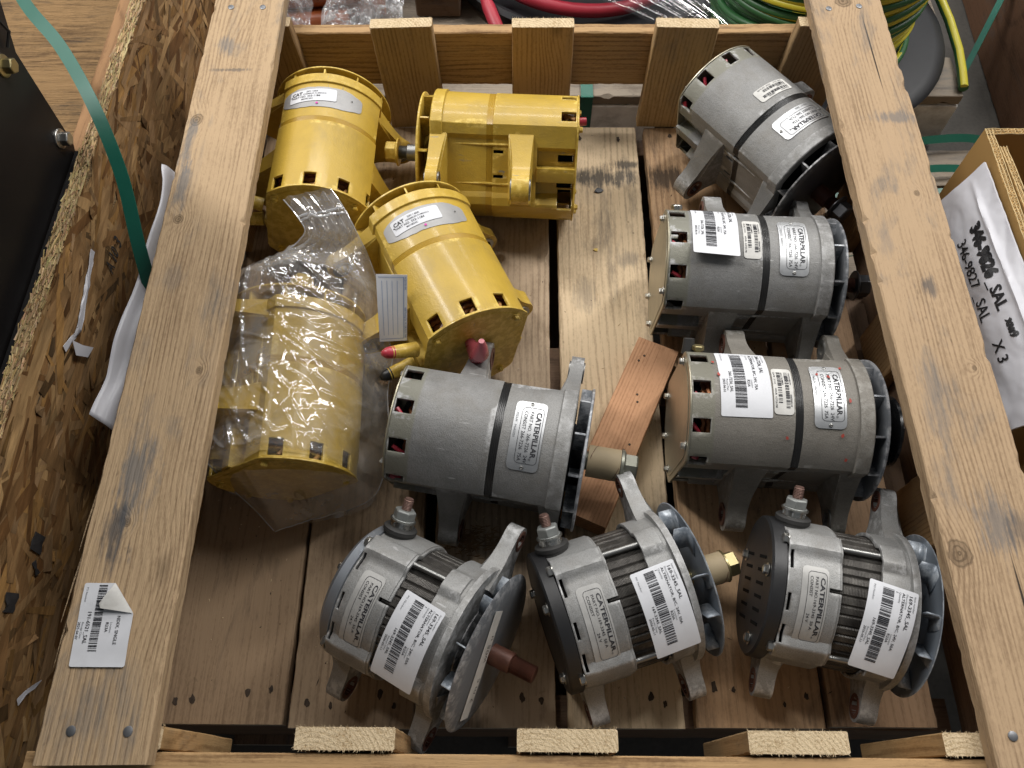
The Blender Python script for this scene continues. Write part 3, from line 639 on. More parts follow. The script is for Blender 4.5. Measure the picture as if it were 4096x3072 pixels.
def name_plate(parent, Mx, P, Lc, Hc, lines, mat='name_plate', stamp=None, rivets=True, name='name_plate', th=0.0006):
    o = sheet(name, P, Lc, Hc, mat, parent, Mx, 20, 8, rad=0.006, th=th)
    k = Ink(); m = Lc * (0.10 if rivets else 0.06)
    k.frame(m, Hc * 0.22, Lc - m, Hc * 0.93, 0.0045, 0.0005)
    k.text('CATERPILLAR', m + 0.005, Hc * 0.70, Hc * 0.23, 0.028, 0, width=Lc - 2 * m - 0.012); k.text('\u00ae', Lc - m - 0.0065, Hc * 0.66, Hc * 0.10, 0.0)
    for j, tx in enumerate(lines): k.text(tx, m + 0.005, Hc * (0.50 - 0.19 * j), Hc * 0.155, 0.004, 0)
    if stamp: k.text(stamp, Lc * 0.17, Hc * 0.05, Hc * 0.11, 0.0, 1)
    k.drape('plate_print', P, ['ink', 'grey_ink'], o, Mx, th + 0.0003)
    if rivets:
        for u in (Lc * 0.045, Lc * 0.955):
            p = P(u, Hc * 0.5, th); r = Vector((0, p.y, p.z)).normalized(); b = MB(); b.lathe([(-0.001, 0.0024), (0.0007, 0.0022), (0.0012, 0.0012), (0.0005, 0.0006)], 10)
            q = Vector((1, 0, 0)).rotation_difference(r).to_matrix().to_4x4(); b.build('rivet', 'dull_steel', o, Mx @ Matrix.Translation(p) @ q)
    return o

# ------------------------------------------------------------------ large alternator: drum housing, windows at the rear, cast fan
RA = 0.0855
def crossA(th):
    a = abs(math.degrees(math.atan2(math.sin(th), math.cos(th))))
    if 50 < a < 130: return RA * math.cos(RAD(40)) / math.cos(RAD(a - 90))
    return RA
def rearA(th, x):
    a = abs(math.degrees(math.atan2(math.sin(th), math.cos(th)))); r = crossA(th)
    if x > 0.0835 and 58 < a < 124: r -= 0.0035 * min(1, (a - 58) / 3, (124 - a) / 3)
    if x < 0.052:
        lo, hi = (68, 128) if x <= 0.0516 else (90, 90)
        if lo < a < hi and not (90.5 < a < 106.5): r = 0.0530 / math.cos(RAD(a - 95))
        elif 90.5 < a < 106.5 and x < 0.058: r = max(r, 0.0700)
    return r
def frontA(th, x):
    a = abs(math.degrees(math.atan2(math.sin(th), math.cos(th)))); r = crossA(th) * (0.988 + 0.014 * min(1, (x - 0.122) / 0.055))
    if x > 0.1815: r = crossA(th) * 1.035
    elif 58 < a < 124: r -= 0.004 * min(1, (a - 58) / 3, (124 - a) / 3)
    return r
def skin(fun, xs, angs, holes, mi=0):
    mb = MB(); n = len(angs)
    for x in xs:
        for a in angs:
            r = fun(RAD(a), x); mb.v.append((x, r * math.sin(RAD(a)), r * math.cos(RAD(a))))
    for i in range(len(xs) - 1):
        xm = (xs[i] + xs[i + 1]) / 2
        for j in range(n):
            k = (j + 1) % n; am = (angs[j] + (angs[k] if k else angs[0] + 360)) / 2
            if am > 180: am -= 360
            if any(h[0] < xm < h[1] and h[2] < am < h[3] for h in holes): continue
            mb.f.append((i * n + j, (i + 1) * n + j, (i + 1) * n + k, i * n + k)); mb.m.append(mi)
    return mb
WIN = [(0.0016, 0.0215, c - 5.4, c + 5.4) for c in (39, 9, -21, -50.5, 158, -158, 128, -128)] + [(0.0016, 0.0235, s - 5, s + 5) for s in (79, 116, -79, -116)] + [(0.0980, 0.1115, c - 2.0, c + 2.0) for c in (74, 104, -74, -104)]
def ear_loft(b, s, reach, tip, zc, hr, x0, x1, ry, rh, f0, f1, T, n=7, pw=1.3):
    """cast ear on side s = +1/-1: broad filleted root on the body narrowing to a round drilled eye; f0/f1 flare the root along the shaft"""
    half = []
    for k in range(n):
        t = k / n; half.append((ry + (reach - ry) * t, tip + (rh - tip) * (1 - t) ** pw, t))
    out = [(y, zc * t - h, t) for y, h, t in half] + [(reach + tip * math.cos(RAD(q)), zc + tip * math.sin(RAD(q)), 1.0) for q in range(-84, 85, 14)] + [(y, zc * t + h, t) for y, h, t in reversed(half)]
    m = len(out); v = []
    for xx, f, g in ((x0, f0, -1), (x1, f1, 1)):
        v += [(xx + g * f * (1 - t) ** 2.0, s * y, z) for y, z, t in out]
    inn = [(reach + hr * math.cos(math.atan2(z - zc, y - reach)), zc + hr * math.sin(math.atan2(z - zc, y - reach))) for y, z, t in out]
    for xx in (x0, x1): v += [(xx, s * y, z) for y, z in inn]
    f = []
    for j in range(m):
        k = (j + 1) % m; f += [(j, k, m + k, m + j), (2 * m + k, 2 * m + j, 3 * m + j, 3 * m + k), (k, j, 2 * m + j, 2 * m + k), (m + j, m + k, 3 * m + k, 3 * m + j)]
    b.add(v, f, 0, T)
def hexbolt(b, T, r=0.0048, h=0.004, fl=0.0062, n=6):
    b.lathe([(0, fl), (0.001, fl), (0.0012, r * 0.9)], 14, 0, T); b.hexa(0.0011, h + 0.0011, r, 0, T)
def axis_T(p, d):
    return Matrix.Translation(p) @ Vector((1, 0, 0)).rotation_difference(Vector(d).normalized()).to_matrix().to_4x4()
def rad_dir(a): return Vector((0, math.sin(RAD(a)), math.cos(RAD(a))))
def thread(b, x0, x1, r, T=None, pitch=0.0016, n=14, mi=0):
    prof = []; x = x0
    while x < x1 - pitch * 0.5: prof += [(x, r), (x + pitch * 0.5, r * 0.86)]; x += pitch
    prof += [(x1, r * 0.8)]; b.lathe(prof, n, mi, T)

def alternator_a(name, label, group, rear, ang, roll, z=0.094, tilt=0.0, mat='cast_grey', rear_mat=None, plate='zinc_plate', band='band_black', fan='fan_grey', bolts='steel', tip='nut', wires=True, rear_lug=1.0):
    d = Vector((math.cos(RAD(ang)), math.sin(RAD(ang)), 0)); mid = Vector((rear[0], rear[1], 0)) + d * 0.11
    root = thing(name, label, 'alternator', (mid.x, mid.y, 0.0), RAD(ang), group)
    Mx = W[root] @ Matrix.Translation((-0.11, 0, z)) @ Matrix.Rotation(RAD(tilt), 4, 'Y') @ Matrix.Rotation(RAD(-roll), 4, 'X')
    br = set(range(-178, 180, 4))
    for h in WIN: br |= {h[2], h[3]}
    for q in (50, 58, 61, 121, 124, 130, 68, 84, 90.4, 90.6, 96, 106.4, 106.6, 112, 115, 118, 128): br |= {q, -q, q - 0.35, -q + 0.35}
    angs = sorted(a for a in br if -180 < a <= 180)
    xs = sorted({0.0, 0.0016, 0.008, 0.015, 0.0215, 0.0235, 0.030, 0.0362, 0.0369, 0.044, 0.0515, 0.0522, 0.057, 0.0582, 0.0588, 0.065, 0.073, 0.0825, 0.0836, 0.0845, 0.090, 0.0980, 0.105, 0.1115, 0.1125})
    skin(rearA, xs, angs, WIN).build('rear_housing', mat, root, Mx, smooth=14, solid=0.0034, bevel=0.0006)
    # dark core with windings
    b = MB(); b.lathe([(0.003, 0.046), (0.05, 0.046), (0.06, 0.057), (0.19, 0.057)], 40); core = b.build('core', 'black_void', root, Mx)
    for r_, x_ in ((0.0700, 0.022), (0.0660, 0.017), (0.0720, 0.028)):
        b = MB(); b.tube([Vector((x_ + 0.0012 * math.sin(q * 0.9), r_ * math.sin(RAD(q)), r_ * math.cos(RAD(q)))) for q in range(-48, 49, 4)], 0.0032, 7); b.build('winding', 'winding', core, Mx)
    if wires:
        rnd = random.Random(int(rear[0] * 9999))
        for c in (39, 9, -21, -50):
            a = RAD(c + rnd.uniform(-3, 3)); r = 0.0760; m = rnd.choice(('pink_boot', 'pink_boot', 'red_boot', 'rubber')) if mat != 'yellow_paint' else rnd.choice(('amber_wire', 'copper_thread', 'amber_wire'))
            if c in (-21, 9): m = 'red_boot' if mat != 'yellow_paint' else 'amber_wire'
            b = MB(); p0 = Vector((0.002 + rnd.uniform(0, .004), r * math.sin(a), r * math.cos(a))); a2 = a - RAD(rnd.uniform(4, 9)); p1 = Vector((0.012 + rnd.uniform(0, .006), (r - 0.004) * math.sin(a2), (r - 0.004) * math.cos(a2)))
            b.tube([p0, (p0 + p1) / 2 + rad_dir(math.degrees(a)) * 0.001, p1], 0.0026, 8); b.build('wire_terminal', m, core, Mx)
    # stator band: laminations between the two halves
    b = MB(); rings = []
    for k in range(11):
        x = 0.1120 + 0.0098 * k / 10; o = -0.0012 + (0.00035 if k % 2 else 0) ; rings.append([(x, (min(rearA(RAD(a), 0.1), frontA(RAD(a), 0.13)) + 0.0008 + o) * math.sin(RAD(a)), (min(rearA(RAD(a), 0.1), frontA(RAD(a), 0.13)) + 0.0008 + o) * math.cos(RAD(a))) for a in angs[::1]])
    b.rings(rings, True, True, True); b.build('stator_band', band, root, Mx, smooth=25)
    # front housing with flange
    xs = [0.1215, 0.1235, 0.14, 0.16, 0.176, 0.1812, 0.1818, 0.189, 0.1965, 0.198]
    angf = sorted(a for a in br if -180 < a <= 180)
    mb = skin(lambda th, x: frontA(th, x) - (0.0012 if x > 0.1975 else 0), xs, angf, []); n = len(angf); b0 = (len(xs) - 1) * n
    mb.v += [(0.1985, 0.045 * math.sin(RAD(a)), 0.045 * math.cos(RAD(a))) for a in angf]; q = len(mb.v) - n
    for j in range(n):
        k = (j + 1) % n; mb.f.append((b0 + j, q + j, q + k, b0 + k)); mb.m.append(0)
    fh = mb.build('front_housing', mat, root, Mx, smooth=14, bevel=0.0007)
    b = MB(); b.add([(0.1987, 0.88 * crossA(RAD(a)) * math.sin(RAD(a)), 0.88 * crossA(RAD(a)) * math.cos(RAD(a))) for a in range(0, 360, 6)] + [(0.1987, 0.044 * math.sin(RAD(a)), 0.044 * math.cos(RAD(a))) for a in range(0, 360, 6)], [(j, (j + 1) % 60, 60 + (j + 1) % 60, 60 + j) for j in range(60)]); b.build('outlet_shade', 'black_void', fh, Mx)  # flat black ring: shade of the fan gap and outlet openings put into colour
    b = MB(); b.lathe([(0.19, 0.046), (0.2, 0.04), (0.212, 0.03)], 24); b.build('bearing_hub', 'dark_steel' if mat != 'yellow_paint' else mat, root, Mx)
    # casting ribs along the flat sides
    for s in (1, -1):
        for a in (66, 113):
            b = MB(); p = [Vector((x, (fr - 0.0008) * math.sin(RAD(s * a)), (fr - 0.0008) * math.cos(RAD(s * a)))) for x, fr in ((0.0845, rearA(RAD(a), 0.09)), (0.112, rearA(RAD(a), 0.1)), (0.124, frontA(RAD(a), 0.13)), (0.168, frontA(RAD(a), 0.165)))]
            b.tube(p, [0.0022, 0.0022, 0.0022, 0.0008], 8); b.build('rib', mat, root, Mx)
    # ears: two on the rear half, two on the front flange, holes parallel to the shaft
    for s in (1, -1):
        hl = (s * 0.108, -0.004, 0.0085)
        EL = Matrix.Rotation(RAD(-6 if s > 0 else 15), 4, 'X')
        b = MB(); ear_loft(b, s, 0.108, 0.0190, -0.004, 0.0085, 0.1820, 0.1975, 0.048, 0.060, 0.010, 0.0, EL); l1 = b.build('mounting_ear', mat, root, Mx, smooth=35, bevel=0.0022, bseg=2)
        b = MB(); b.lathe([(0.1800, 0.0130), (0.1800, 0.0085), (0.1993, 0.0085), (0.1993, 0.0130), (0.1800, 0.0130)], 20, 0, EL @ Matrix.Translation((0, hl[0], hl[1])), False, False); b.build('bushing', 'dull_steel', l1, Mx)
        hr = (s * 0.110, -0.010, 0.0095)
        b = MB(); ear_loft(b, s, 0.110, 0.0200, -0.010, 0.0095, 0.0600, 0.0830, 0.048, 0.062, 0.004, 0.011, EL); l2 = b.build('mounting_ear', mat, root, Mx, smooth=35, bevel=0.0028, bseg=2)
        b = MB(); b.lathe([(0.0580, 0.0138), (0.0580, 0.0095), (0.0850, 0.0095), (0.0850, 0.0138), (0.0580, 0.0138)], 20, 0, EL @ Matrix.Translation((0, hr[0], hr[1])), False, False); b.build('bushing', 'rust' if mat != 'yellow_paint' else 'dull_steel', l2, Mx)
    # rear cover plate
    b = MB(); out = [((crossA(RAD(a)) + 0.0012) * math.sin(RAD(a)), (crossA(RAD(a)) + 0.0012) * math.cos(RAD(a))) for a in range(-180, 180, 4)]
    b.prism(out, -0.0022, -0.0002); b.prism([(y * 0.9, z_ * 0.9) for y, z_ in out], -0.0030, -0.0021)
    rp = b.build('rear_plate', plate, root, Mx, smooth=30, bevel=0.0004)
    for a in (48, -40, 140, -140, 180):
        b = MB(); hexbolt(b, axis_T(rad_dir(a) * 0.0745 + Vector((-0.0028, 0, 0)), (-1, 0, 0)), 0.0042, 0.0042, 0.0058); b.build('bolt', bolts, rp, Mx)
    # cast fan: vanes on a disc
    b = MB(); b.lathe([(0.2125, 0.026), (0.2128, 0.060), (0.2122, 0.082), (0.2130, 0.0840), (0.2152, 0.0840), (0.2160, 0.082), (0.2164, 0.06), (0.2170, 0.026)], 72)
    fo = b.build('fan', fan, root, Mx, smooth=30)
    nv = 11
    for k in range(nv):
        b = MB(); a = 360 / nv * k + 7; rr = rad_dir(a); tt = rad_dir(a + 90); pts = []
        for i in range(4):
            r = 0.040 + 0.0415 * i / 3; o = 0.006 * (i / 3) ** 2; pts.append(rr * r + tt * o)
        for i in range(3):
            p, q = pts[i], pts[i + 1]; w = tt * 0.0011
            b.add([p + w + Vector((0.2005, 0, 0)), q + w + Vector((0.2005, 0, 0)), q - w + Vector((0.2005, 0, 0)), p - w + Vector((0.2005, 0, 0)), p + w + Vector((0.2128, 0, 0)), q + w + Vector((0.2128, 0, 0)), q - w + Vector((0.2128, 0, 0)), p - w + Vector((0.2128, 0, 0))], [(0, 3, 2, 1), (0, 1, 5, 4), (1, 2, 6, 5), (2, 3, 7, 6), (3, 0, 4, 7)])
        b.build('fan_vane', fan, fo, Mx, smooth=40)
    # shaft end
    if tip == 'sleeve':
        b = MB(); b.lathe([(0.2195, 0.0188), (0.2575, 0.0188), (0.2575, 0.0175), (0.2195, 0.0175)], 32); sl = b.build('shaft_sleeve', 'sleeve_card', root, Mx)
        b = MB(); b.tube([Vector((0.222 + 0.034 * k / 30, 0.0189 * math.sin(k / 30 * 6.0), 0.0189 * math.cos(k / 30 * 6.0))) for k in range(31)], 0.0003, 4); b.build('paper_seam', 'rust', sl, Mx)
        b = MB(); b.lathe([(0.2580, 0.0200), (0.2612, 0.0195), (0.263, 0.0165)], 24); b.hexa(0.262, 0.2775, 0.0160, ch=0.0018); b.lathe([(0.2, 0.011), (0.262, 0.011)], 16); b.build('shaft_nut', 'olive_zinc', root, Mx, smooth=30)
    elif tip == 'pulley':
        b = MB(); prof = [(0.2205, 0.036), (0.2215, 0.0405)]
        for k in range(5): prof += [(0.2235 + k * 0.0042, 0.0405), (0.2256 + k * 0.0042, 0.0355)]
        prof += [(0.2450, 0.0410), (0.2475, 0.0425), (0.2482, 0.0400), (0.2484, 0.03), (0.24, 0.02)]; b.lathe(prof, 48); b.build('pulley', 'pulley_black', root, Mx, smooth=25)
        b = MB(); b.lathe([(0.2, 0.011), (0.25, 0.011)], 16); b.hexa(0.249, 0.262, 0.016); b.build('shaft_nut', 'dark_steel', root, Mx, smooth=30)
    else:
        b = MB(); b.lathe([(0.19, 0.0118), (0.2395, 0.0118), (0.2405, 0.0105)], 24); thread(b, 0.2405, 0.256, 0.0098); b.build('shaft', 'dull_steel' if mat == 'yellow_paint' else 'rust', root, Mx, smooth=30)
        b = MB(); b.lathe([(0.2525, 0.0195), (0.2545, 0.0198), (0.2570, 0.0150)], 24); b.hexa(0.2560, 0.2720, 0.0148, ch=0.0016); b.build('shaft_nut', mat if mat == 'yellow_paint' else 'dark_steel', root, Mx, smooth=30, bevel=0.0005)
    return root, Mx

RF = lambda th, x: rearA(th, 0.07) if x < 0.117 else frontA(th, min(max(x, 0.13), 0.178))
RC = lambda th, x: crossA(th)
def bare_patch(root, Mx, th0, code):
    """unpainted strip with the white part sticker of the yellow units"""
    P = on_drum(0.1550, th0 - 2, RF, 0, 0.114, 0.036)
    def fn(u, v):
        e = (u / 0.114 - 0.5) * 2; w = 1 - 0.38 * max(0, abs(e) - 0.55) / 0.45 - (0.06 * noise.noise((u * 120, 0, 3))); return u, 0.018 + (v - 0.018) * w
    pa = sheet('bare_patch', P, 0.114, 0.036, 'bare_grey', root, Mx, 34, 10, rad=0.007, th=0.0001, fn=fn)
    KS = 1.16; Lc, Hc = 0.056 * KS, 0.0185 * KS; P2 = on_drum(0.1575, th0 + 6, RF, RAD(2), Lc, Hc)
    o = sheet('part_sticker', lambda u, v, l: P2(u, v, l + 0.0006), Lc, Hc, 'paper', root, Mx, 14, 4, rad=0.003)
    k = Ink(); k.text('CAT', 0.003, 0.0105, 0.0068, 0.03, 0, sx=0.95); k.text('24V / 60A', 0.0205, 0.0138, 0.0034, 0.008); k.text('ASSEMBLED IN MEXICO', 0.0168, 0.0105, 0.0026, 0.006)
    k.text('PART NO. 333-1184', 0.003, 0.0062, 0.0040, 0.010); k.text(code, 0.0150, 0.0025, 0.0030, 0.010)
    k.drape('label_print', lambda u, v, l: P2(u * KS, v * KS, l + 0.0006), ['ink'], o, Mx, 0.0006)
    Pd = on_drum(0.1425, th0 + 1, RF, 0, 0, 0); k = Ink(); n = 12; k.v = [(0.0017 * math.cos(2 * PI * j / n), 0.0017 * math.sin(2 * PI * j / n)) for j in range(n)]; k.f = [tuple(range(n))]; k.m = [0]
    k.drape('paint_dot', Pd, ['magenta'], root, Mx, 0.0012)
    for s in (-30, 26):
        Pd = on_drum(0.157, th0 + s, RF); k = Ink(); k.v = [(0.0010 * math.cos(2 * PI * j / n), 0.0010 * math.sin(2 * PI * j / n)) for j in range(n)]; k.f = [tuple(range(n))]; k.m = [0]; k.drape('rivet_hole', Pd, ['black_void'], root, Mx, 0.0012)
def grey_plate(root, Mx, th0, l1, l2, stamp, x=0.1500):
    P = on_drum(x, th0, RF, 0, 0.079, 0.0345)
    name_plate(root, Mx, P, 0.079, 0.0345, [l1, l2], stamp=stamp)
def trace_label(root, Mx, x, th0, code, seed, old=True):
    Lc, Hc = 0.058, 0.0215; P = on_drum(x, th0, RF, 0, Lc, Hc); o = sheet('trace_label', P, Lc, Hc, 'old_paper', root, Mx, 16, 5, rad=0.004)
    k = Ink(); k.text('TRACEABILITY', 0.006, Hc - 0.0035, 0.0026, 0.008); k.bars(0.006, Hc - 0.0085, Lc - 0.007, Hc - 0.0042, seed, module=0.0005); k.text(code, Lc * 0.6, Hc - 0.0038, 0.0028, 0.01)
    k.text('PART NUMBER', 0.006, Hc - 0.0118, 0.0026, 0.008); k.bars(0.006, Hc - 0.0165, Lc - 0.013, Hc - 0.0122, seed + 5, module=0.0006); k.text('DATE:  21112', 0.006, Hc - 0.0200, 0.0028, 0.008); k.text('HOUR:  6:27:26 PM', Lc * 0.48, Hc - 0.0200, 0.0028, 0.008)
    k.drape('label_print', P, ['ink'], o, Mx, 0.0006)
def boot(root, Mx, pts, rs, mat, name='terminal_boot'):
    b = MB(); b.tube(pts, rs, 14); return b.build(name, mat, root, Mx, smooth=60)
def side_bolt(root, Mx, x, a, mat='steel', h=0.010):
    p = rad_dir(a) * (crossA(RAD(a)) - 0.002) + Vector((x, 0, 0)); b = MB(); T = axis_T(p, rad_dir(a)); b.lathe([(0, 0.004), (h, 0.004)], 12, 0, T); b.hexa(h, h + 0.006, 0.0072, 0, T); b.build('terminal_bolt', mat, root, Mx, smooth=30, bevel=0.0004)

YG = 'yellow painted alternators'; GG = 'large grey alternators with rear windows'; SG = 'short alternators with exposed stator'
YK = dict(mat='yellow_paint', plate='yellow_paint', band='band_yellow', fan='yellow_paint', bolts='yellow_paint')
y1, m1 = alternator_a('yellow_alternator', 'yellow alternator by the back slats, rear plate half behind the zip bag top', YG, (-0.279, 0.690), 90.0, -14, **YK); bare_patch(y1, m1, 12, 'M230C23C')
y2, m2 = alternator_a('yellow_alternator', 'yellow alternator lying crosswise, bare steel shaft and nut pointing at its neighbour', YG, (0.076, 0.812), 177.0, -36, **YK)
y3, m3 = alternator_a('yellow_alternator', 'yellow alternator turned askew, beside the bagged one, pink boot by its rear plate', YG, (-0.060, 0.495), 115.0, -12, **YK); bare_patch(y3, m3, 9, 'M01SE23C')
y4, m4 = alternator_a('yellow_alternator', 'yellow alternator wrapped inside the clear zip bag', YG, (-0.277, 0.326), 91.5, -48, z=0.087, tilt=-4, **YK)
g1, n1 = alternator_a('grey_alternator', 'grey alternator with brown cardboard sleeve on its shaft and no white label', GG, (-0.137, 0.387), -10.2, -14, mat='cast_grey', fan='fan_grey', tip='sleeve', bolts='dull_steel')
grey_plate(g1, n1, 3, 'PART NO. 266-7226  24V', 'CONSIST 266-7226  75A', '17023-M   M600050')
g2, n2 = alternator_a('grey_alternator', 'grey alternator tilted at the back corner, partly under the top rail', GG, (0.287, 0.930), -54, -10, mat='cast_grey', fan='fan_dark', tip='nut', bolts='dull_steel')
grey_plate(g2, n2, 10, 'PART NO 266-7226', 'CONSIST 266-7226', '17023-M   8600')
trace_label(g2, n2, 0.090, 14, '0004241', 11)
g3, n3 = alternator_a('grey_alternator', 'grey alternator with a hex-nut shaft and a white label, next to the corner one', GG, (0.183, 0.612), -3.8, -11, mat='cast_grey', fan='fan_grey', tip='nut')
grey_plate(g3, n3, 7, 'PART NO. 266-7226  24V', 'CONSIST 266-7226  75A', '17020-M   8600050')
trace_label(g3, n3, 0.1000, 12, '0004972630', 21)
stock_label(g3, n3, on_drum(0.0560, 23, RC, RAD(-2), 0.092, 0.056, 0.012), '266-7226_SAL', 'ALTERNATOR, B/C, 24V, 75A', '2025-06-16', 0.092, 0.056, 3)
side_bolt(g3, n3, 0.014, 58)
g4, n4 = alternator_a('grey_alternator', 'tan-grey alternator with a ribbed black pulley and red paint specks', GG, (0.190, 0.402), -3.6, -8, mat='cast_tan', fan='fan_grey', tip='pulley')
grey_plate(g4, n4, 9, 'PART NO. 266-7226  24V', 'CONSIST 266-7226  75A', '17002-N   M600050')
trace_label(g4, n4, 0.1000, 10, '0003000110', 31)
stock_label(g4, n4, on_drum(0.0590, 18, RC, RAD(1), 0.092, 0.056, 0.0), '266-7226_SAL', 'ALTERNATOR, B/C, 24V, 75A', '2025-06-16', 0.092, 0.056, 4)
side_bolt(g4, n4, 0.014, 55, 'gold_zinc', 0.008)
boot(g4, n4, [rad_dir(60) * 0.08 + Vector((0.004, 0, 0)), rad_dir(60) * 0.098 + Vector((0.004, 0, 0))], [0.008, 0.0065], 'rubber')
rs = random.Random(5)
for (x, a) in ((0.030, 20), (0.026, 33), (0.104, -26), (0.140, 26), (0.163, -22), (0.170, -40), (0.168, 34), (0.1715, 4), (0.152, 24)):
    k = Ink(); n = 9; k.v = [(0.0024 * rs.uniform(.6, 1.2) * math.cos(2 * PI * j / n), 0.0018 * rs.uniform(.6, 1.2) * math.sin(2 * PI * j / n)) for j in range(n)]; k.f = [tuple(range(n))]; k.m = [0]
    k.drape('paint_speck', on_drum(x, a, RF if x < 0.18 else RC), ['red_paint'], g4, n4, 0.0012)
# boots and studs of the yellow units
def studs(root, Mx, a, tip1='red_boot', tip2='black_plastic'):
    for k, (da, x, tm) in enumerate(((0, 0.013, tip1), (20, 0.010, tip2))):
        d = (rad_dir(a + da) + Vector((-0.1 * k, 0, 0))).normalized(); p = rad_dir(a + da) * 0.074 + Vector((x, 0, 0))
        q = boot(root, Mx, [p, p + d * 0.022, p + d * 0.034], [0.0095, 0.0085, 0.0075], 'yellow_paint'); boot(q, Mx, [p + d * 0.031, p + d * 0.040, p + d * 0.046], [0.0078, 0.0068, 0.003], tm, 'boot_tip')
studs(y3, m3, 76); studs(y1, m1, 80, 'yellow_paint', 'yellow_paint')
boot(y3, m3, [Vector((-0.005, 0.010, 0.030)), Vector((-0.030, 0.012, 0.036)), Vector((-0.036, 0.0135, 0.052)), Vector((-0.0365, 0.015, 0.070)), Vector((-0.0355, 0.016, 0.078))], [0.007, 0.0105, 0.0105, 0.0065, 0.0035], 'pink_boot')
boot(y2, m2, [Vector((-0.001, -0.045, 0.045)), Vector((-0.016, -0.046, 0.046))], [0.006, 0.006], 'red_boot')
k = Ink(); k.text('DELCO REMY', -0.03, -0.01, 0.008, -0.006)
k.drape('cast_lettering', lambda u, v, l: Vector((-0.0031 - l, -0.01 - v, 0.0 + u)), ['band_yellow'], y3, m3, 0.0002)

# ------------------------------------------------------------------ short alternator: black or steel rear cover, bare laminated stator, stamped fan
RB = 0.0765; AX = 0.83
def bump_at(a, c, w): 
    d = abs((a - c + 180) % 360 - 180); return max(0.0, min(1.0, (w - d) / (w * 0.45)))
BOSS = (45, -45, 135, -135)
def rearB(th, x):
    a = math.degrees(math.atan2(math.sin(th), math.cos(th))); r = RB - 0.001 * (1 - min(1, x / 0.01))
    for c in BOSS: r += 0.0062 * bump_at(a, c, 13)
    if x > 0.0595: r -= 0.0012
    return r
def frontB(th, x):
    a = math.degrees(math.atan2(math.sin(th), math.cos(th))); r = RB + 0.001
    for c in BOSS: r += 0.0058 * bump_at(a, c, 14) * (1 if x < 0.137 else 0.6)
    if x > 0.1425: r = max(r, RB + 0.0065)
    return r
def alternator_b(name, label, rear, ang, roll, cover, tip, z=0.086, tilt=0.0):
    d = Vector((math.cos(RAD(ang)), math.sin(RAD(ang)), 0)); mid = Vector((rear[0], rear[1], 0)) + d * 0.085
    root = thing(name, label, 'alternator', (mid.x, mid.y, 0.0), RAD(ang), SG)
    M0 = W[root] @ Matrix.Translation((-0.085, 0, z)) @ Matrix.Rotation(RAD(tilt), 4, 'Y') @ Matrix.Rotation(RAD(-roll), 4, 'X'); Mx = M0 @ Matrix.Diagonal((AX, 1, 1, 1))
    mat = 'cast_silver'
    # rear cover
    b = MB()
    if cover == 'cover_steel':
        b.lathe([(-0.003, 0.074), (-0.004, 0.0765), (-0.016, 0.0752), (-0.0225, 0.069), (-0.0245, 0.055), (-0.0252, 0.0)], 56)
    else:
        b.lathe([(-0.003, 0.074), (-0.004, 0.0768), (-0.019, 0.0760), (-0.0215, 0.0735), (-0.0205, 0.070), (-0.0215, 0.05), (-0.0218, 0.0)], 56)
    cv = b.build('rear_cover', cover, root, Mx, smooth=32)
    for a in (20, -75, 150):
        b = MB(); hexbolt(b, axis_T(rad_dir(a) * 0.058 + Vector((-0.0215 if cover != 'cover_steel' else -0.024, 0, 0)), (-1, 0, 0)), 0.005, 0.005, 0.0072); b.build('bolt', 'steel', cv, Mx)
    if cover == 'black_plastic' and tip == 'nut':
        for kx in range(6):
            for s in (1, -1):
                b = MB(); y0 = -0.040 + kx * 0.014; b.box((-0.0222, y0, s * 0.014), (-0.0216, y0 + 0.0035, s * 0.042)); b.build('vent_slot', 'black_void', cv, Mx)
    # rear housing with bosses, notch and gaps at the cover
    holes = [(0.0475, 0.0696, 7.5, 10.8)] + [(-0.001, 0.0040, c - 7, c + 7) for c in (28, -5, -30, -82, 84)]
    br = set(range(-178, 180, 3))
    for c in BOSS: br |= {c - 13, c - 7, c + 7, c + 13}
    for h in holes: br |= {h[2], h[3]}
    angs = sorted(a for a in br if -180 < a <= 180)
    skin(rearB, [-0.0025, 0.0, 0.004, 0.012, 0.025, 0.04, 0.0475, 0.055, 0.0592, 0.0598, 0.0625], angs, holes).build('rear_housing', mat, root, Mx, smooth=35, solid=0.0042, bevel=0.0007)
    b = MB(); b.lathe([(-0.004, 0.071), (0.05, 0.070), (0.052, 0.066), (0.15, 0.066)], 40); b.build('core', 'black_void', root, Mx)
    # laminated stator with slots
    b = MB(); n = 240; rings = []
    for x in (0.050, 0.07, 0.085, 0.10, 0.118):
        rr = []
        for j in range(n):
            a = 360 * j / n; w = (a / 8.0) % 1.0; r = 0.0712 + (0.0012 if 0.12 < w < 0.88 else -0.0006)
            rr.append((x, r * math.sin(RAD(a)), r * math.cos(RAD(a))))
        rings.append(rr)
    b.rings(rings); b.build('stator', 'stator', root, Mx, smooth=20)
    for c in BOSS:
        b = MB(); p = rad_dir(c) * 0.0772; b.tube([p + Vector((-0.002, 0, 0)), p + Vector((0.125, 0, 0))], 0.0031, 10); tb = b.build('through_bolt', 'dull_steel', root, Mx)
        b = MB(); hexbolt(b, axis_T(p + Vector((-0.0026, 0, 0)), (-1, 0, 0)), 0.0058, 0.0060, 0.0066); b.build('bolt_head', 'steel', tb, Mx, smooth=30)
    # front housing
    brf = set(range(-178, 180, 3))
    for c in BOSS: brf |= {c - 14, c - 8, c + 8, c + 14}
    angf = sorted(brf); xs = [0.1095, 0.1105, 0.117, 0.128, 0.1365, 0.1378, 0.1420, 0.1428, 0.150, 0.1515]
    mb = skin(frontB, xs, angf, []); n = len(angf); b0 = (len(xs) - 1) * n
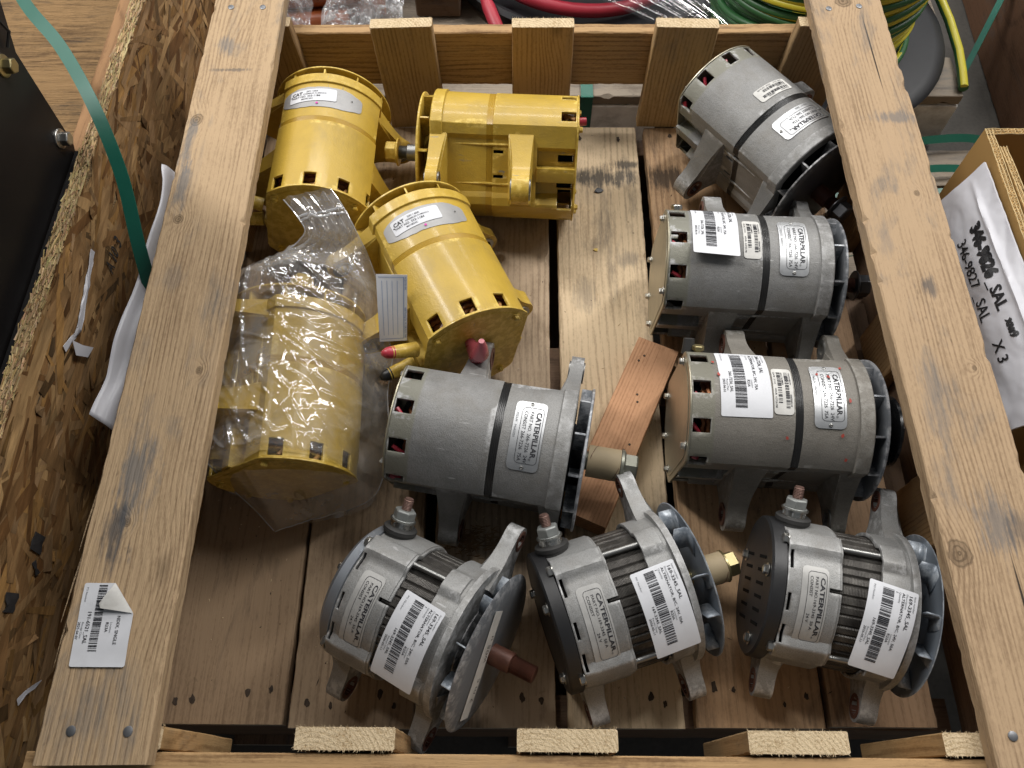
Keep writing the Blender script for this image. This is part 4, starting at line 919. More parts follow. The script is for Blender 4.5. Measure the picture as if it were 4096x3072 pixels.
    mb.v += [(0.1518, 0.044 * math.sin(RAD(a)), 0.044 * math.cos(RAD(a))) for a in angf]; q = len(mb.v) - n
    for j in range(n): mb.f.append((b0 + j, q + j, q + (j + 1) % n, b0 + (j + 1) % n)); mb.m.append(0)
    mb.build('front_housing', mat, root, Mx, smooth=35, solid=0.004, bevel=0.0008)
    b = MB(); b.lathe([(0.14, 0.046), (0.153, 0.043), (0.160, 0.03)], 24); b.build('bearing_hub', 'fan_dark', root, Mx)
    # ears
    def ear(a, x0, x1, reach, tipr, hr, wob=0.0):
        b = MB(); T = Matrix.Rotation(RAD(90 - a), 4, 'X'); ear_loft(b, 1, reach, tipr, wob, hr, x0, x1, 0.052, 0.046, 0.004, 0.006, T, 7, 2.2); e = b.build('mounting_ear', mat, root, Mx, smooth=35, bevel=0.003, bseg=2)
        b = MB(); T2 = T @ Matrix.Translation((0, reach, wob)); b.lathe([(x0 - 0.0012, hr + 0.004), (x0 - 0.0012, hr), (x1 + 0.0012, hr), (x1 + 0.0012, hr + 0.004), (x0 - 0.0012, hr + 0.004)], 18, 0, T2, False, False); b.build('bushing', 'rust', e, Mx)
    ear(102, 0.1310, 0.1510, 0.118, 0.0155, 0.0080)
    ear(-90, 0.1260, 0.1480, 0.105, 0.0165, 0.0090)
    ear(-93, -0.003, 0.020, 0.101, 0.0165, 0.0090)
    # output stud: grommet, washers, nuts, threaded end
    d = rad_dir(74); p = d * 0.070 + Vector((0.0085, 0, 0)); T = axis_T(p, d)
    b = MB(); b.lathe([(0, 0.0172), (0.007, 0.0172), (0.0085, 0.0185), (0.0125, 0.0185), (0.014, 0.0165), (0.0145, 0.012)], 28, 0, T); st = b.build('terminal_grommet', 'rubber', root, M0)
    b = MB(); b.lathe([(0.0135, 0.0128), (0.0205, 0.0122), (0.0207, 0.0142), (0.0222, 0.0142), (0.0224, 0.0118)], 24, 0, T); b.hexa(0.0155, 0.0204, 0.0132, 0, T); b.build('washer', 'steel', st, M0, smooth=30)
    b = MB(); b.lathe([(0.0222, 0.0125), (0.0236, 0.0125)], 20, 0, T); b.hexa(0.0236, 0.0335, 0.0122, 0, T, ch=0.0014); b.build('nut', 'nut_grey', st, M0, smooth=30, bevel=0.0005)
    b = MB(); thread(b, 0.030, 0.0465, 0.0056, T); b.build('stud', 'copper_thread', st, M0, smooth=20)
    # stamped fan: disc and folded blades
    b = MB(); b.lathe([(0.1785, 0.012), (0.1785, 0.06), (0.1765, 0.080), (0.1745, 0.0850), (0.1753, 0.0858), (0.1782, 0.081), (0.1802, 0.06), (0.1802, 0.012)], 64); fn = b.build('fan', 'fan_blue' if tip != 'bare' else 'fan_grey', root, Mx, smooth=35)
    for k in range(10):
        a = 36 * k + (4 if k % 2 else 0); rr = rad_dir(a); tt = rad_dir(a + 90); P = []
        # foot on the disc, then a blade folded back towards the housing
        sec = [(0.1778, -0.010), (0.1778, 0.0), (0.1765, 0.003), (0.1735, 0.0042), (0.1570, 0.0052)]
        for r, tw, xs_ in ((0.052, 0.0, 0.0), (0.066, 0.002, 0.0), (0.0785, 0.005, 0.003)):
            for x, tt_ in sec: P.append(rr * r + tt * (tt_ + tw) + Vector((x + (xs_ if x < 0.16 else 0), 0, 0)))
        m = len(sec); f = [(i * m + j, i * m + j + 1, (i + 1) * m + j + 1, (i + 1) * m + j) for i in range(2) for j in range(m - 1)]
        b = MB(); b.add(P, f); b.build('fan_blade', 'fan_blue', fn, Mx, smooth=45, solid=0.0014)
    # shaft
    if tip == 'sleeve':
        b = MB(); b.lathe([(0.1803, 0.0172), (0.226, 0.0172), (0.226, 0.016), (0.1803, 0.016)], 32); sl = b.build('shaft_sleeve', 'sleeve_card', root, Mx)
        b = MB(); b.tube([Vector((0.184 + 0.04 * k / 30, 0.0173 * math.sin(k / 30 * 6.0), 0.0173 * math.cos(k / 30 * 6.0))) for k in range(31)], 0.0003, 4); b.build('paper_seam', 'rust', sl, Mx)
        b = MB(); b.lathe([(0.2262, 0.0182), (0.2285, 0.0178), (0.230, 0.0145)], 24); b.hexa(0.229, 0.244, 0.0145, ch=0.0016); b.lathe([(0.17, 0.010), (0.229, 0.010)], 14); b.build('shaft_nut', 'gold_zinc', root, Mx, smooth=30)
    elif tip == 'bare':
        b = MB(); b.lathe([(0.15, 0.0112), (0.208, 0.0112), (0.2092, 0.0100)], 26); sh = b.build('shaft', 'rust', root, Mx, smooth=30)
        b = MB(); thread(b, 0.2085, 0.241, 0.0094, pitch=0.0015); b.build('shaft_thread', 'rust', sh, Mx, smooth=15)
    else:
        b = MB(); b.lathe([(0.15, 0.0105), (0.2, 0.0105)], 20); b.build('shaft', 'dark_steel', root, Mx)
        b = MB(); b.lathe([(0.196, 0.0175), (0.199, 0.0175), (0.2, 0.0145)], 24); b.hexa(0.199, 0.213, 0.0142); b.build('shaft_nut', 'dull_steel', root, Mx, smooth=30)
    # clear name sticker
    P = on_drum(0.030, -6, lambda th, x: RB, RAD(0), 0.082, 0.032)
    name_plate(root, Mx, P, 0.082, 0.032, ['PART NO.169-3345  50 A', 'CONSIST            24 V'], 'clear_sticker', rivets=False, name='name_sticker', th=0.0002)
    return root, Mx
RBf = lambda th, x: RB + 0.0085
b1, k1 = alternator_b('short_alternator', 'short alternator with a smooth steel rear cover and bare rusty threaded shaft', (-0.161, 0.196), -26.5, -18, 'cover_steel', 'bare', z=0.080, tilt=-8)
stock_label(b1, k1, on_drum(0.104, -8, RBf, RAD(-4), 0.088, 0.057, 0.004), '169-3345_SAL', 'ALTERNATOR, B/C, 24V, 50A', '2026-05-11', 0.088, 0.057, 6)
b2, k2 = alternator_b('short_alternator', 'short alternator with black rear cover and gold nut on its brown shaft sleeve', (0.047, 0.169), 17.8, -17, 'black_plastic', 'sleeve')
stock_label(b2, k2, on_drum(0.112, -8, RBf, RAD(3), 0.088, 0.057, 0.004), '169-3345_SAL', 'ALTERNATOR, B/C, 24V, 50A', '2026-05-11', 0.088, 0.057, 7)
b3, k3 = alternator_b('short_alternator', 'short alternator with black slotted rear cover at the corner by the front rail end', (0.274, 0.204), -11.1, -19, 'black_plastic', 'nut')
stock_label(b3, k3, on_drum(0.113, -10, RBf, RAD(-7), 0.088, 0.057, 0.006), '169-3345_SAL', 'ALTERNATOR, B/C, 24V, 50A', '2026-05-11', 0.088, 0.057, 8)

# strip of masking tape with a scrawl on the fan of the first short unit
def Pt(u, v, l): return Vector((0.1812 + l, -0.070 + u, 0.012 + v + 0.30 * (u - 0.06)))
tp = sheet('masking_tape', Pt, 0.118, 0.024, 'old_paper', b1, k1, 12, 3, rad=0)
k = Ink(); k.text('2 m c', 0.018, 0.004, 0.012, -0.004); k.text('w05 u', 0.062, 0.004, 0.012, -0.004); k.drape('handwriting', Pt, ['marker'], tp, k1, 0.0005)

# ------------------------------------------------------------------ clear zip bag round the fourth yellow unit
def bag():
    rows = [((-0.294, 0.651, 0.198), (-0.238, 0.669, 0.198)), ((-0.28, 0.638, 0.188), (-0.225, 0.655, 0.188)), ((-0.265, 0.619, 0.175), (-0.209, 0.631, 0.17)), ((-0.283, 0.614, 0.155), (-0.203, 0.624, 0.15)), ((-0.317, 0.604, 0.132), (-0.199, 0.623, 0.125)), ((-0.371, 0.603, 0.105), (-0.185, 0.589, 0.115)), ((-0.376, 0.572, 0.1), (-0.173, 0.532, 0.105)), ((-0.369, 0.489, 0.1), (-0.159, 0.487, 0.095)), ((-0.366, 0.418, 0.1), (-0.164, 0.439, 0.085)), ((-0.369, 0.374, 0.09), (-0.157, 0.376, 0.075)), ((-0.374, 0.34, 0.07), (-0.161, 0.354, 0.06)), ((-0.36, 0.335, 0.05), (-0.172, 0.325, 0.045)), ((-0.326, 0.309, 0.035), (-0.187, 0.317, 0.03)), ((-0.297, 0.281, 0.015), (-0.218, 0.307, 0.02))]
    A = np.array(rows); n, m = 260, 150
    # smooth resampling of the two edges
    d = np.r_[0, np.cumsum(np.linalg.norm(np.diff(A.mean(1), axis=0), axis=1))]; t = np.linspace(0, d[-1], n)
    E = np.stack([[np.interp(t, d, A[:, s, c]) for c in range(3)] for s in range(2)])   # side, coord, n
    for s in range(2):
        for c in range(3):
            k = np.ones(9) / 9; q = np.r_[[E[s, c, 0]] * 4, E[s, c], [E[s, c, -1]] * 4]; E[s, c] = np.convolve(q, k, 'valid')
    w = np.linspace(0, 1, m)[None, :]
    X = E[0, 0][:, None] * (1 - w) + E[1, 0][:, None] * w; Y = E[0, 1][:, None] * (1 - w) + E[1, 1][:, None] * w; Z = E[0, 2][:, None] * (1 - w) + E[1, 2][:, None] * w
    # highest point of what lies below
    low = np.full_like(X, 0.004)
    cx, cz = -0.279, 0.088 + np.clip(Y - 0.326, 0, 0.24) * 0.07
    inside = (Y > 0.329) & (Y < 0.556); R = np.where(Y > 0.51, 0.0905, 0.089)
    low = np.maximum(low, np.where(inside & (np.abs(X - cx) < R), cz + np.sqrt(np.maximum(0, R ** 2 - (X - cx) ** 2)) + 0.002, 0))
    low = np.maximum(low, np.where((Y > 0.55) & (Y < 0.61) & (np.abs(X - cx) < 0.02), cz + 0.02, 0))
    for (ly0, ly1) in ((0.390, 0.420), (0.512, 0.535)):   # the ear standing up on one side
        low = np.maximum(low, np.where((Y > ly0) & (Y < ly1) & (X < -0.318) & (X > -0.381), 0.166, 0))
    Z = np.maximum(Z, low); Zb = Z.copy()
    for it in range(900):
        Zn = Z.copy(); Zn[1:-1, 1:-1] = 0.25 * (Z[:-2, 1:-1] + Z[2:, 1:-1] + Z[1:-1, :-2] + Z[1:-1, 2:]); Zn = np.maximum(Zn, low)
        Zn[:, 0] = Zb[:, 0]; Zn[:, -1] = Zb[:, -1]; Zn[0] = Zb[0]; Zn[-1] = Zb[-1]; Z = Zn
    # loose slack, then creases: long folds fanning out from the gathered neck and the corners, many short ones between
    rs = np.random.RandomState(4); fade = np.minimum(1, np.minimum(w, 1 - w) * 9)
    slack = np.zeros_like(Z)
    for k in range(26):
        px, py, sg = rs.uniform(-0.38, -0.17), rs.uniform(0.30, 0.62), rs.uniform(0.012, 0.035); slack += rs.uniform(0, 0.006) * np.exp(-((X - px) ** 2 + (Y - py) ** 2) / sg ** 2)
    Z = Z + (0.003 + slack) * fade
    add = np.zeros_like(Z)
    for k in range(320):
        if k < 46:
            hub = ((-0.235, 0.635), (-0.20, 0.50), (-0.33, 0.60), (-0.17, 0.40), (-0.30, 0.30))[k % 5]; a = rs.uniform(0, 2 * PI); L_ = rs.uniform(0.03, 0.12); px, py = hub[0] + math.cos(a) * L_ * 0.9, hub[1] + math.sin(a) * L_ * 0.9
        else:
            px, py = rs.uniform(-0.38, -0.17), rs.uniform(0.29, 0.64); a = rs.uniform(0, PI); L_ = rs.uniform(0.006, 0.03)
        hw = rs.uniform(0.0022, 0.006) if k < 46 else rs.uniform(0.002, 0.005); hh = hw * rs.uniform(0.4, 1.15)
        bend = rs.uniform(-2.5, 2.5)
        u = (X - px) * math.cos(a) + (Y - py) * math.sin(a); v = -(X - px) * math.sin(a) + (Y - py) * math.cos(a) + bend * u * u
        add += hh * np.maximum(0, 1 - np.abs(v) / hw) * np.maximum(0, 1 - (u / L_) ** 2)
    Z = Z + add * fade
    g = np.exp(-((t - t[int(n * 0.24)]) / 0.05) ** 2)[:, None]; Z = Z + g * 0.006 * np.abs(np.sin(w * 21 + 1)) * fade
    b = MB(); b.v = [(float(X[i, j]), float(Y[i, j]), float(Z[i, j])) for i in range(n) for j in range(m)]
    b.f = [(i * m + j, i * m + j + 1, (i + 1) * m + j + 1, (i + 1) * m + j) for i in range(n - 1) for j in range(m - 1)]; b.m = [0] * len(b.f)
    root = thing('zip_bag', 'clear crumpled zip-lock bag pulled over one yellow alternator', 'plastic bag', (-0.27, 0.45, 0.0))
    I = Matrix.Identity(4)
    b.build('bag_film', 'clear_film', root, I, smooth=120)
    # underside of the bag, on the deck
    c = MB(); sel = [i for i in range(int(n * 0.36), n, 6)]; mm = list(range(0, m, 10))
    c.v = [(float(X[i, j]), float(Y[i, j]), 0.0025 + 0.001 * ((i + j) % 3)) for i in sel for j in mm]; q = len(mm); c.f = [(i * q + j, i * q + j + 1, (i + 1) * q + j + 1, (i + 1) * q + j) for i in range(len(sel) - 1) for j in range(q - 1)]; c.m = [0] * len(c.f)
    c.build('bag_underside', 'clear_film', root, I, smooth=60)
    # welded seams along both sides and the bottom
    for path in ([(i, 0) for i in range(0, n, 3)], [(i, m - 1) for i in range(0, n, 3)], [(n - 1, j) for j in range(0, m, 3)]):
        c = MB(); c.tube([(float(X[i, j]), float(Y[i, j]), float(Z[i, j]) + 0.0006) for i, j in path], 0.0007, 5); c.build('seam', 'zip_white', root, I)
    # second wall of the neck and the zip strip
    i1 = int(n * 0.33); c = MB(); c.v = [(float(X[i, j]) + 0.003, float(Y[i, j]) - 0.002, float(Z[i, j]) - 0.006 - 0.004 * math.sin(j * 0.2)) for i in range(0, i1, 2) for j in range(0, m, 3)]; q = len(range(0, m, 3))
    c.f = [(i * q + j, i * q + j + 1, (i + 1) * q + j + 1, (i + 1) * q + j) for i in range(len(range(0, i1, 2)) - 1) for j in range(q - 1)]; c.m = [0] * len(c.f); c.build('bag_neck', 'zip_film', root, I, smooth=60)
    for off in (17, 20):
        c = MB(); c.tube([(float(X[off, j]), float(Y[off, j]), float(Z[off, j]) + 0.0012) for j in range(0, m, 3)], 0.0014, 6); c.build('zip_strip', 'zip_white', root, I)
bag()

# ruled paper card tucked between the bag and its neighbour
cd = thing('paper_card', 'white paper card with blue ruled lines between the bag and the askew alternator', 'card', (-0.16, 0.55, 0.06))
A, B, C, D = Vector((-0.170, 0.543, 0.192)), Vector((-0.133, 0.542, 0.192)), Vector((-0.138, 0.491, 0.127)), Vector((-0.171, 0.489, 0.127))
CL = 0.098; CH = 0.036
def Pc(u, v, l):
    s, q = u / CL, v / CH; p = (A * (1 - s) + D * s) * (1 - q) + (B * (1 - s) + C * s) * q
    return p + Vector((0.1, -0.9, 0.4)).normalized() * (l + 0.004 * math.sin(PI * s) * (1 - q))
sheet('card_sheet', Pc, CL, CH, 'paper', cd, Matrix.Identity(4), 12, 5, rad=0)
k = Ink()
for v in (0.006, 0.012, 0.018, 0.024): k.rect(0.008, v, CL - 0.010, v + 0.0004, 0, 6)
k.rect(0.003, 0.0315, CL - 0.004, 0.0321, 0, 6); k.rect(0.003, 0.002, 0.0036, 0.0315, 0); k.rect(CL - 0.0046, 0.002, CL - 0.004, 0.0315, 0)
k.text('B&B Printing Co   Ph. (08) 9377 7988', CL - 0.005, 0.0330, 0.0030, 0.006, 0, align=1); k.text('RC21 F.O. 032', 0.003, 0.0330, 0.0030, 0.006)
k.drape('card_print', Pc, ['blue_ink'], W and cd, Matrix.Identity(4), 0.0007)

# peeling stock label on the top rail
lb = thing('peeling_label', 'white barcode label with one corner folded over, on the top rail', 'label', (-0.38, 0.135, HZ + 0.0207))
def Pr(u, v, l):   # u towards the viewer (falling Y), v towards +X
    return Vector((-0.4065 + v + (0.006 * u / 0.076) * 0 - 0.004 * (1 - u / 0.076), 0.1745 - u, HZ + 0.0222 + l + 0.0006 * math.sin(u * 90) ** 2))
def fn(u, v):      # cut corner where the paper is folded back
    lim = 0.029 + u * 0.78
    return u, min(v, lim) if u < 0.028 else v
sheet('label_sheet', Pr, 0.0755, 0.0505, 'paper', lb, Matrix.Identity(4), 24, 12, rad=0.002, fn=fn)
k = Ink(); k.bars(0.002, 0.0145, 0.062, 0.0225, 17); k.text('191-6521_SAL', 0.026, 0.0085, 0.0050, 0.010); k.text('Receipt Date', 0.036, 0.0045, 0.0028, 0, 1); k.text('2025-04-07', 0.036, 0.0008, 0.0034, 0.010); k.text('R23A', 0.036, 0.0268, 0.0040, 0.012); k.text('Location', 0.036, 0.0310, 0.0028, 0, 1); k.text('NDIX, SNGLE', 0.030, 0.0365, 0.0044, 0.010); k.text('PO Number', 0.004, 0.0030, 0.0028, 0, 1)
k.drape('label_print', Pr, ['ink', 'grey_ink'], lb, Matrix.Identity(4), 0.0006)
b = MB(); P0 = [Pr(0.0, 0.029, 0.0012), Pr(0.028, 0.0505, 0.0012), Pr(0.0245, 0.0215, 0.0055), Pr(0.020, 0.0195, 0.005)]
b.add(P0 + [(P0[0] + P0[2]) / 2 + Vector((0, 0, 0.004))], [(0, 1, 4), (1, 2, 4), (2, 3, 4), (3, 0, 4)]); b.build('folded_corner', 'old_paper', lb, Matrix.Identity(4), smooth=70)

# ------------------------------------------------------------------ neighbouring crate with a strand-board side
nb = thing('strand_board_crate', 'tall crate with a rough strand-board side beside the slatted crate', 'crate', (-0.75, 0.5, -0.20))
I = Matrix.Identity(4)
b = MB(); b.box((-0.557, -0.30, -0.18), (-0.5415, 1.45, 0.207)); b.build('side_panel', 'ply_wood', nb, I, smooth=0)
rs = random.Random(12); b = MB(); cols = []
pal = [(0.40, 0.26, 0.13), (0.46, 0.31, 0.165), (0.36, 0.23, 0.115), (0.33, 0.20, 0.095), (0.44, 0.27, 0.11), (0.38, 0.26, 0.15), (0.52, 0.36, 0.19), (0.21, 0.115, 0.05)]
for k in range(2300):
    y, z = rs.uniform(-0.05, 1.30), rs.uniform(-0.16, 0.205); a = rs.gauss(0.1, 0.35) if rs.random() < 0.72 else rs.uniform(0, PI); l = rs.uniform(0.02, 0.09); w = rs.uniform(0.003, 0.011)
    c = rs.choice(pal); c = (c[0] * 1.10, c[1], c[2] * 0.86); f = rs.uniform(0.62, 0.92) * (0.45 if rs.random() < 0.05 else 1); c = tuple(q * f for q in c); x0 = -0.5412 + 0.0016 * (k / 2300) + rs.uniform(0, 0.0003); tz = rs.gauss(0, 0.0015); ty = rs.gauss(0, 0.006); base = len(b.v); ns = 4
    for i in range(ns + 1):
        s = -1 + 2 * i / ns; ww = w * (0.75 + 0.25 * rs.random()) * (0.55 if i in (0, ns) and rs.random() < 0.5 else 1); ll = s * l + (rs.uniform(-.25, .25) * w if i in (0, ns) else 0)
        for q in (-1, 1):
            dy, dz = ll * math.cos(a) - q * ww * math.sin(a), ll * math.sin(a) + q * ww * math.cos(a)
            x = x0 + tz * s * l * 2 + ty * q * ww + (0.004 if rs.random() < 0.012 and i in (0, ns) else 0)
            b.v.append((max(x, -0.5414), y + dy, min(z + dz, 0.2075))); v = rs.uniform(0.85, 1.12) * (0.72 if i in (0, ns) else 1); cols.append((*[min(1, t * v) for t in c], 1))
    for i in range(ns): b.f.append((base + 2 * i, base + 2 * i + 1, base + 2 * i + 3, base + 2 * i + 2)); b.m.append(0)
tag(b.build('wood_strands', 'osb', nb, I, smooth=0, colors=cols), kind='stuff')
# chewed top edge of the panel
b = MB(); cols = []
for k in range(2400):
    y = rs.uniform(-0.1, 1.35); x = rs.uniform(-0.558, -0.5395); l = rs.uniform(0.002, 0.012); w = rs.uniform(0.0004, 0.0011); a = rs.gauss(0, 0.35); c = rs.choice(((0.50, 0.36, 0.18), (0.42, 0.30, 0.15), (0.36, 0.25, 0.11), (0.28, 0.19, 0.09))); base = len(b.v)
    z = 0.207 + rs.uniform(0, 0.0012)
    for (s, q) in ((-1, -1), (1, -1), (1, 1), (-1, 1)):
        b.v.append((x + s * l * math.sin(a) * 0.5 + q * w, y + s * l, z + rs.uniform(-0.0006, 0.002))); cols.append((*[t * rs.uniform(0.8, 1.15) for t in c], 1))
    b.f.append((base, base + 1, base + 2, base + 3)); b.m.append(0)
tag(b.build('edge_fibres', 'osb', nb, I, smooth=0, colors=cols), kind='stuff')
plank('batten', nb, (-0.573, 0.95, 0.165), (0.46, 0.05, 0.030), (0, 1, 0), (0, 0, 1), 'slat_wood', seed=91, color=(0.75, 0.62, 0.55))
b = MB(); b.box((-1.40, 0.40, -0.04), (-0.590, 1.62, -0.02)); o = b.build('base_board', 'ply_wood', nb, I, smooth=0); o.color = (0.72, 0.64, 0.55, 1)
# stencilled marks, torn tape and paper scraps on the panel
SX = -0.5378
k = Ink(); k.text('A', 0, 0, 0.030, 0.01, 0, sx=0.6); k.text('1', 0.016, 0, 0.030, 0.02, sx=0.7); k.text('0', 0.026, 0, 0.030, 0.02, 0, sx=0.6); k.text('3', 0.043, 0, 0.030, 0.02, 0, sx=0.6)
k.drape('stencil_mark', lambda u, v, l: Vector((SX + l, 0.605 + u, 0.100 + v)), ['stencil'], nb, I, 0.0)
def scrap(name, pts, x, mat, kids=nb, label=None, cat=None):
    c = MB(); n = len(pts); ctr = (sum(p[0] for p in pts) / n, sum(p[1] for p in pts) / n)
    v = [(x + rs.uniform(0, 0.0025), p[0], p[1]) for p in pts] + [(x + 0.002, *ctr)]; v2 = [(q[0] - 0.0004, q[1], q[2]) for q in v]
    c.add(v + v2, [(j, (j + 1) % n, n) for j in range(n)] + [(n + 1 + (j + 1) % n, n + 1 + j, 2 * n + 1) for j in range(n)] + [(j, (j + 1) % n, n + 1 + (j + 1) % n, n + 1 + j) for j in range(n)])
    o = c.build(name, mat, None if label else kids, I, smooth=60)
    if label: tag(o, label, cat)
    return o
def jag(p0, p1, w0, w1, n, r):
    """ragged strip outline from p0 to p1"""
    d = Vector((p1[0] - p0[0], p1[1] - p0[1])); t = d.normalized(); q = Vector((-t.y, t.x)); up, dn = [], []
    for i in range(n + 1):
        s = i / n; w = w0 + (w1 - w0) * s; c = Vector(p0) + d * s; up.append(tuple(c + q * (w + rs.uniform(-r, r)))); dn.append(tuple(c - q * (w + rs.uniform(-r, r))))
    return up + dn[::-1]
scrap('torn_tape', jag((0.603, 0.156), (0.500, 0.136), 0.004, 0.0055, 14, 0.0013), SX, 'white_film', label='ragged white tape strip stuck on the strand-board side', cat='tape')
scrap('torn_tape', jag((0.500, 0.137), (0.462, 0.153), 0.003, 0.004, 6, 0.001), SX, 'white_film', label='short lower end of torn white tape on the strand-board side', cat='tape')
scrap('torn_tape', [(0.476, 0.150), (0.482, 0.128), (0.492, 0.105), (0.474, 0.112), (0.464, 0.135)], SX + 0.004, 'white_film', label='peeled flap of white tape sticking out of the strand board', cat='tape')
scrap('paper_scrap', [(0.080, 0.052), (0.092, 0.045), (0.100, 0.030), (0.110, 0.020), (0.104, 0.034), (0.096, 0.046), (0.086, 0.056)], SX, 'white_film', label='crumpled white paper scrap low on the strand-board side near the front', cat='paper scrap')
for pts in (jag((0.255, 0.097), (0.235, 0.098), 0.010, 0.010, 5, 0.002), jag((0.225, 0.094), (0.214, 0.081), 0.0035, 0.003, 4, 0.001), jag((0.186, 0.115), (0.166, 0.112), 0.011, 0.009, 5, 0.003), jag((0.120, 0.118), (0.098, 0.120), 0.010, 0.008, 5, 0.002)):
    scrap('stencil_mark', pts, SX - 0.001, 'stencil')

# black steel cabinet standing in that crate
cb = thing('black_cabinet', 'black sheet-steel cabinet with hex bolts, behind the strand-board side', 'cabinet', (-0.8, 0.4, -0.02))
b = MB(); o = [(0.733, 0.189), (0.741, 0.200), (0.748, 0.335), (0.80, 0.42), (0.80, 1.2), (-0.9, 1.2), (-0.9, 0.189)]
n = len(o); b.rings([[(-0.575, y, z) for y, z in o], [(-1.3, y, z) for y, z in o]]); b.build('side_sheet', 'black_metal', cb, I, smooth=0, bevel=0.002)
b = MB(); b.box((-0.574, -0.9, 0.181), (-0.5645, 0.732, 0.196)); b.build('edge_strip', 'black_metal', cb, I, smooth=0, bevel=0.0015)
b = MB(); b.box((-1.3, -0.8, -0.02), (-0.70, 0.70, 0.1885)); b.build('plinth', 'black_metal', cb, I, smooth=0)
for (y, z, m) in ((0.722, 0.226, 'steel'), (0.714, 0.345, 'gold_zinc')):
    b = MB(); T = Matrix.Translation((-0.575, y, z)); b.lathe([(-0.002, 0.0125), (0.002, 0.0125), (0.0035, 0.009)], 24, 0, T); b.hexa(0.003, 0.0135, 0.0088, 0, T, ch=0.0012); b.build('bolt', m, cb, I, smooth=30, bevel=0.0004)
b = MB(); b.tube([(-0.572, 0.735, 0.352), (-0.566, 0.745, 0.365), (-0.568, 0.742, 0.385), (-0.574, 0.730, 0.395)], 0.0018, 6); b.build('cable_tie', 'black_plastic', cb, I)

# flat strap hanging across the gap
def ribbon(name, pts, wdir, w, mat, label, cat, th=0.0008, n=40, group=None):
    """flat strap through the points, width along wdir"""
    P = [Vector(p) for p in pts]; out = []
    for i in range(n + 1):
        s = i / n * (len(P) - 1); k = min(int(s), len(P) - 2); f = s - k; p0, p1, p2, p3 = P[max(k - 1, 0)], P[k], P[k + 1], P[min(k + 2, len(P) - 1)]
        out.append(0.5 * ((2 * p1) + (p2 - p0) * f + (2 * p0 - 5 * p1 + 4 * p2 - p3) * f * f + (3 * p1 - p0 - 3 * p2 + p3) * f ** 3))
    b = MB(); R = []
    for i, c in enumerate(out):
        t = (out[min(i + 1, n)] - out[max(i - 1, 0)]).normalized(); wd = Vector(wdir); wd = (wd - t * wd.dot(t)).normalized() * w / 2; nn = t.cross(wd).normalized() * th / 2
        R.append([tuple(c + wd + nn), tuple(c - wd + nn), tuple(c - wd - nn), tuple(c + wd - nn)])
    b.rings(R); return tag(b.build(name, mat, None, I, smooth=30), label, cat, group)
ribbon('green_strap', [(-0.74, 1.06, 0.27), (-0.655, 0.923, 0.270), (-0.582, 0.835, 0.270), (-0.519, 0.739, 0.264), (-0.478, 0.655, 0.235), (-0.463, 0.590, 0.190), (-0.458, 0.545, 0.13)], (1, 0.6, 0.35), 0.0165, 'strap_green', 'green plastic strap curving down over the strand-board side', 'strap')
# white plastic sleeve jammed between the rail and the strand board
def white_sleeve():
    L0 = [(-0.478, 0.742, 0.16), (-0.474, 0.712, 0.165), (-0.468, 0.640, 0.165), (-0.468, 0.560, 0.160), (-0.472, 0.490, 0.155), (-0.480, 0.430, 0.150), (-0.491, 0.378, 0.150)]
    R0 = [(-0.440, 0.742, 0.06), (-0.436, 0.700, 0.06), (-0.432, 0.640, 0.05), (-0.432, 0.560, 0.05), (-0.434, 0.490, 0.05), (-0.436, 0.430, 0.05), (-0.437, 0.352, 0.05)]
    n, m = 60, 14; A = np.array(L0); B = np.array(R0); t = np.linspace(0, len(A) - 1, n); b = MB()
    for i in range(n):
        a = np.array([np.interp(t[i], range(len(A)), A[:, c]) for c in range(3)]); c_ = np.array([np.interp(t[i], range(len(B)), B[:, c]) for c in range(3)])
        for j in range(m):
            s = j / (m - 1); p = a * (1 - s) + c_ * s; f = math.sin(PI * s)
            p[2] += 0.020 * f + 0.005 * math.sin(5 * s * PI + i * 0.05) * f + 0.003 * math.sin(i * 0.35 + 3 * s); p[0] += 0.006 * math.sin(i * 0.12) * (1 - s); b.v.append(tuple(p))
    b.f = [(i * m + j, i * m + j + 1, (i + 1) * m + j + 1, (i + 1) * m + j) for i in range(n - 1) for j in range(m - 1)]; b.m = [0] * len(b.f)
    tag(b.build('plastic_sleeve', 'white_film', None, I, smooth=70, solid=0.0006), 'white plastic sleeve wedged between the top rail and the strand board', 'plastic sleeve')
white_sleeve()

# ------------------------------------------------------------------ behind the crate: painted pallet and what stands on it
pl = thing('painted_pallet', 'white-sided timber pallet behind the back slats', 'pallet', (0.2, 1.6, -0.20))
for k in range(6): plank('deck_board', pl, (0.13, 1.165 + 0.16 * k, -0.081), (1.32, 0.10 if k else 0.10, 0.020), (1, 0, 0), (0, 1, 0), 'grey_wood', 'grey_end', seed=120 + k, chip=0.006)
for x in (-0.52, -0.20, 0.14, 0.46, 0.775): plank('stringer', pl, (x, 1.55, -0.137), (0.86, 0.035, 0.090), (0, 1, 0), (-1, 0, 0), 'grey_wood', 'white_paint', seed=int(x * 99) + 500)
for x0, x1 in ((-0.54, -0.11), (-0.06, 0.25), (0.29, 0.79)): plank('lead_board', pl, ((x0 + x1) / 2, 1.121, -0.137), (x1 - x0, 0.088, 0.016), (1, 0, 0), (0, 0, 1), 'white_paint', 'white_paint', seed=int(x0 * 99) + 600)
for k in range(3): plank('bottom_board', pl, (0.13, 1.19 + 0.33 * k, -0.1905), (1.3, 0.09, 0.016), (1, 0, 0), (0, 1, 0), 'grey_wood', 'grey_end', seed=140 + k)
tag(ribbon('green_strap', [(0.118, 1.112, -0.16), (0.118, 1.112, -0.075), (0.118, 1.120, -0.068), (0.118, 1.26, -0.068)], (1, 0, 0), 0.022, 'strap_green', 'green strap folded over the painted pallet behind the slats', 'strap'))

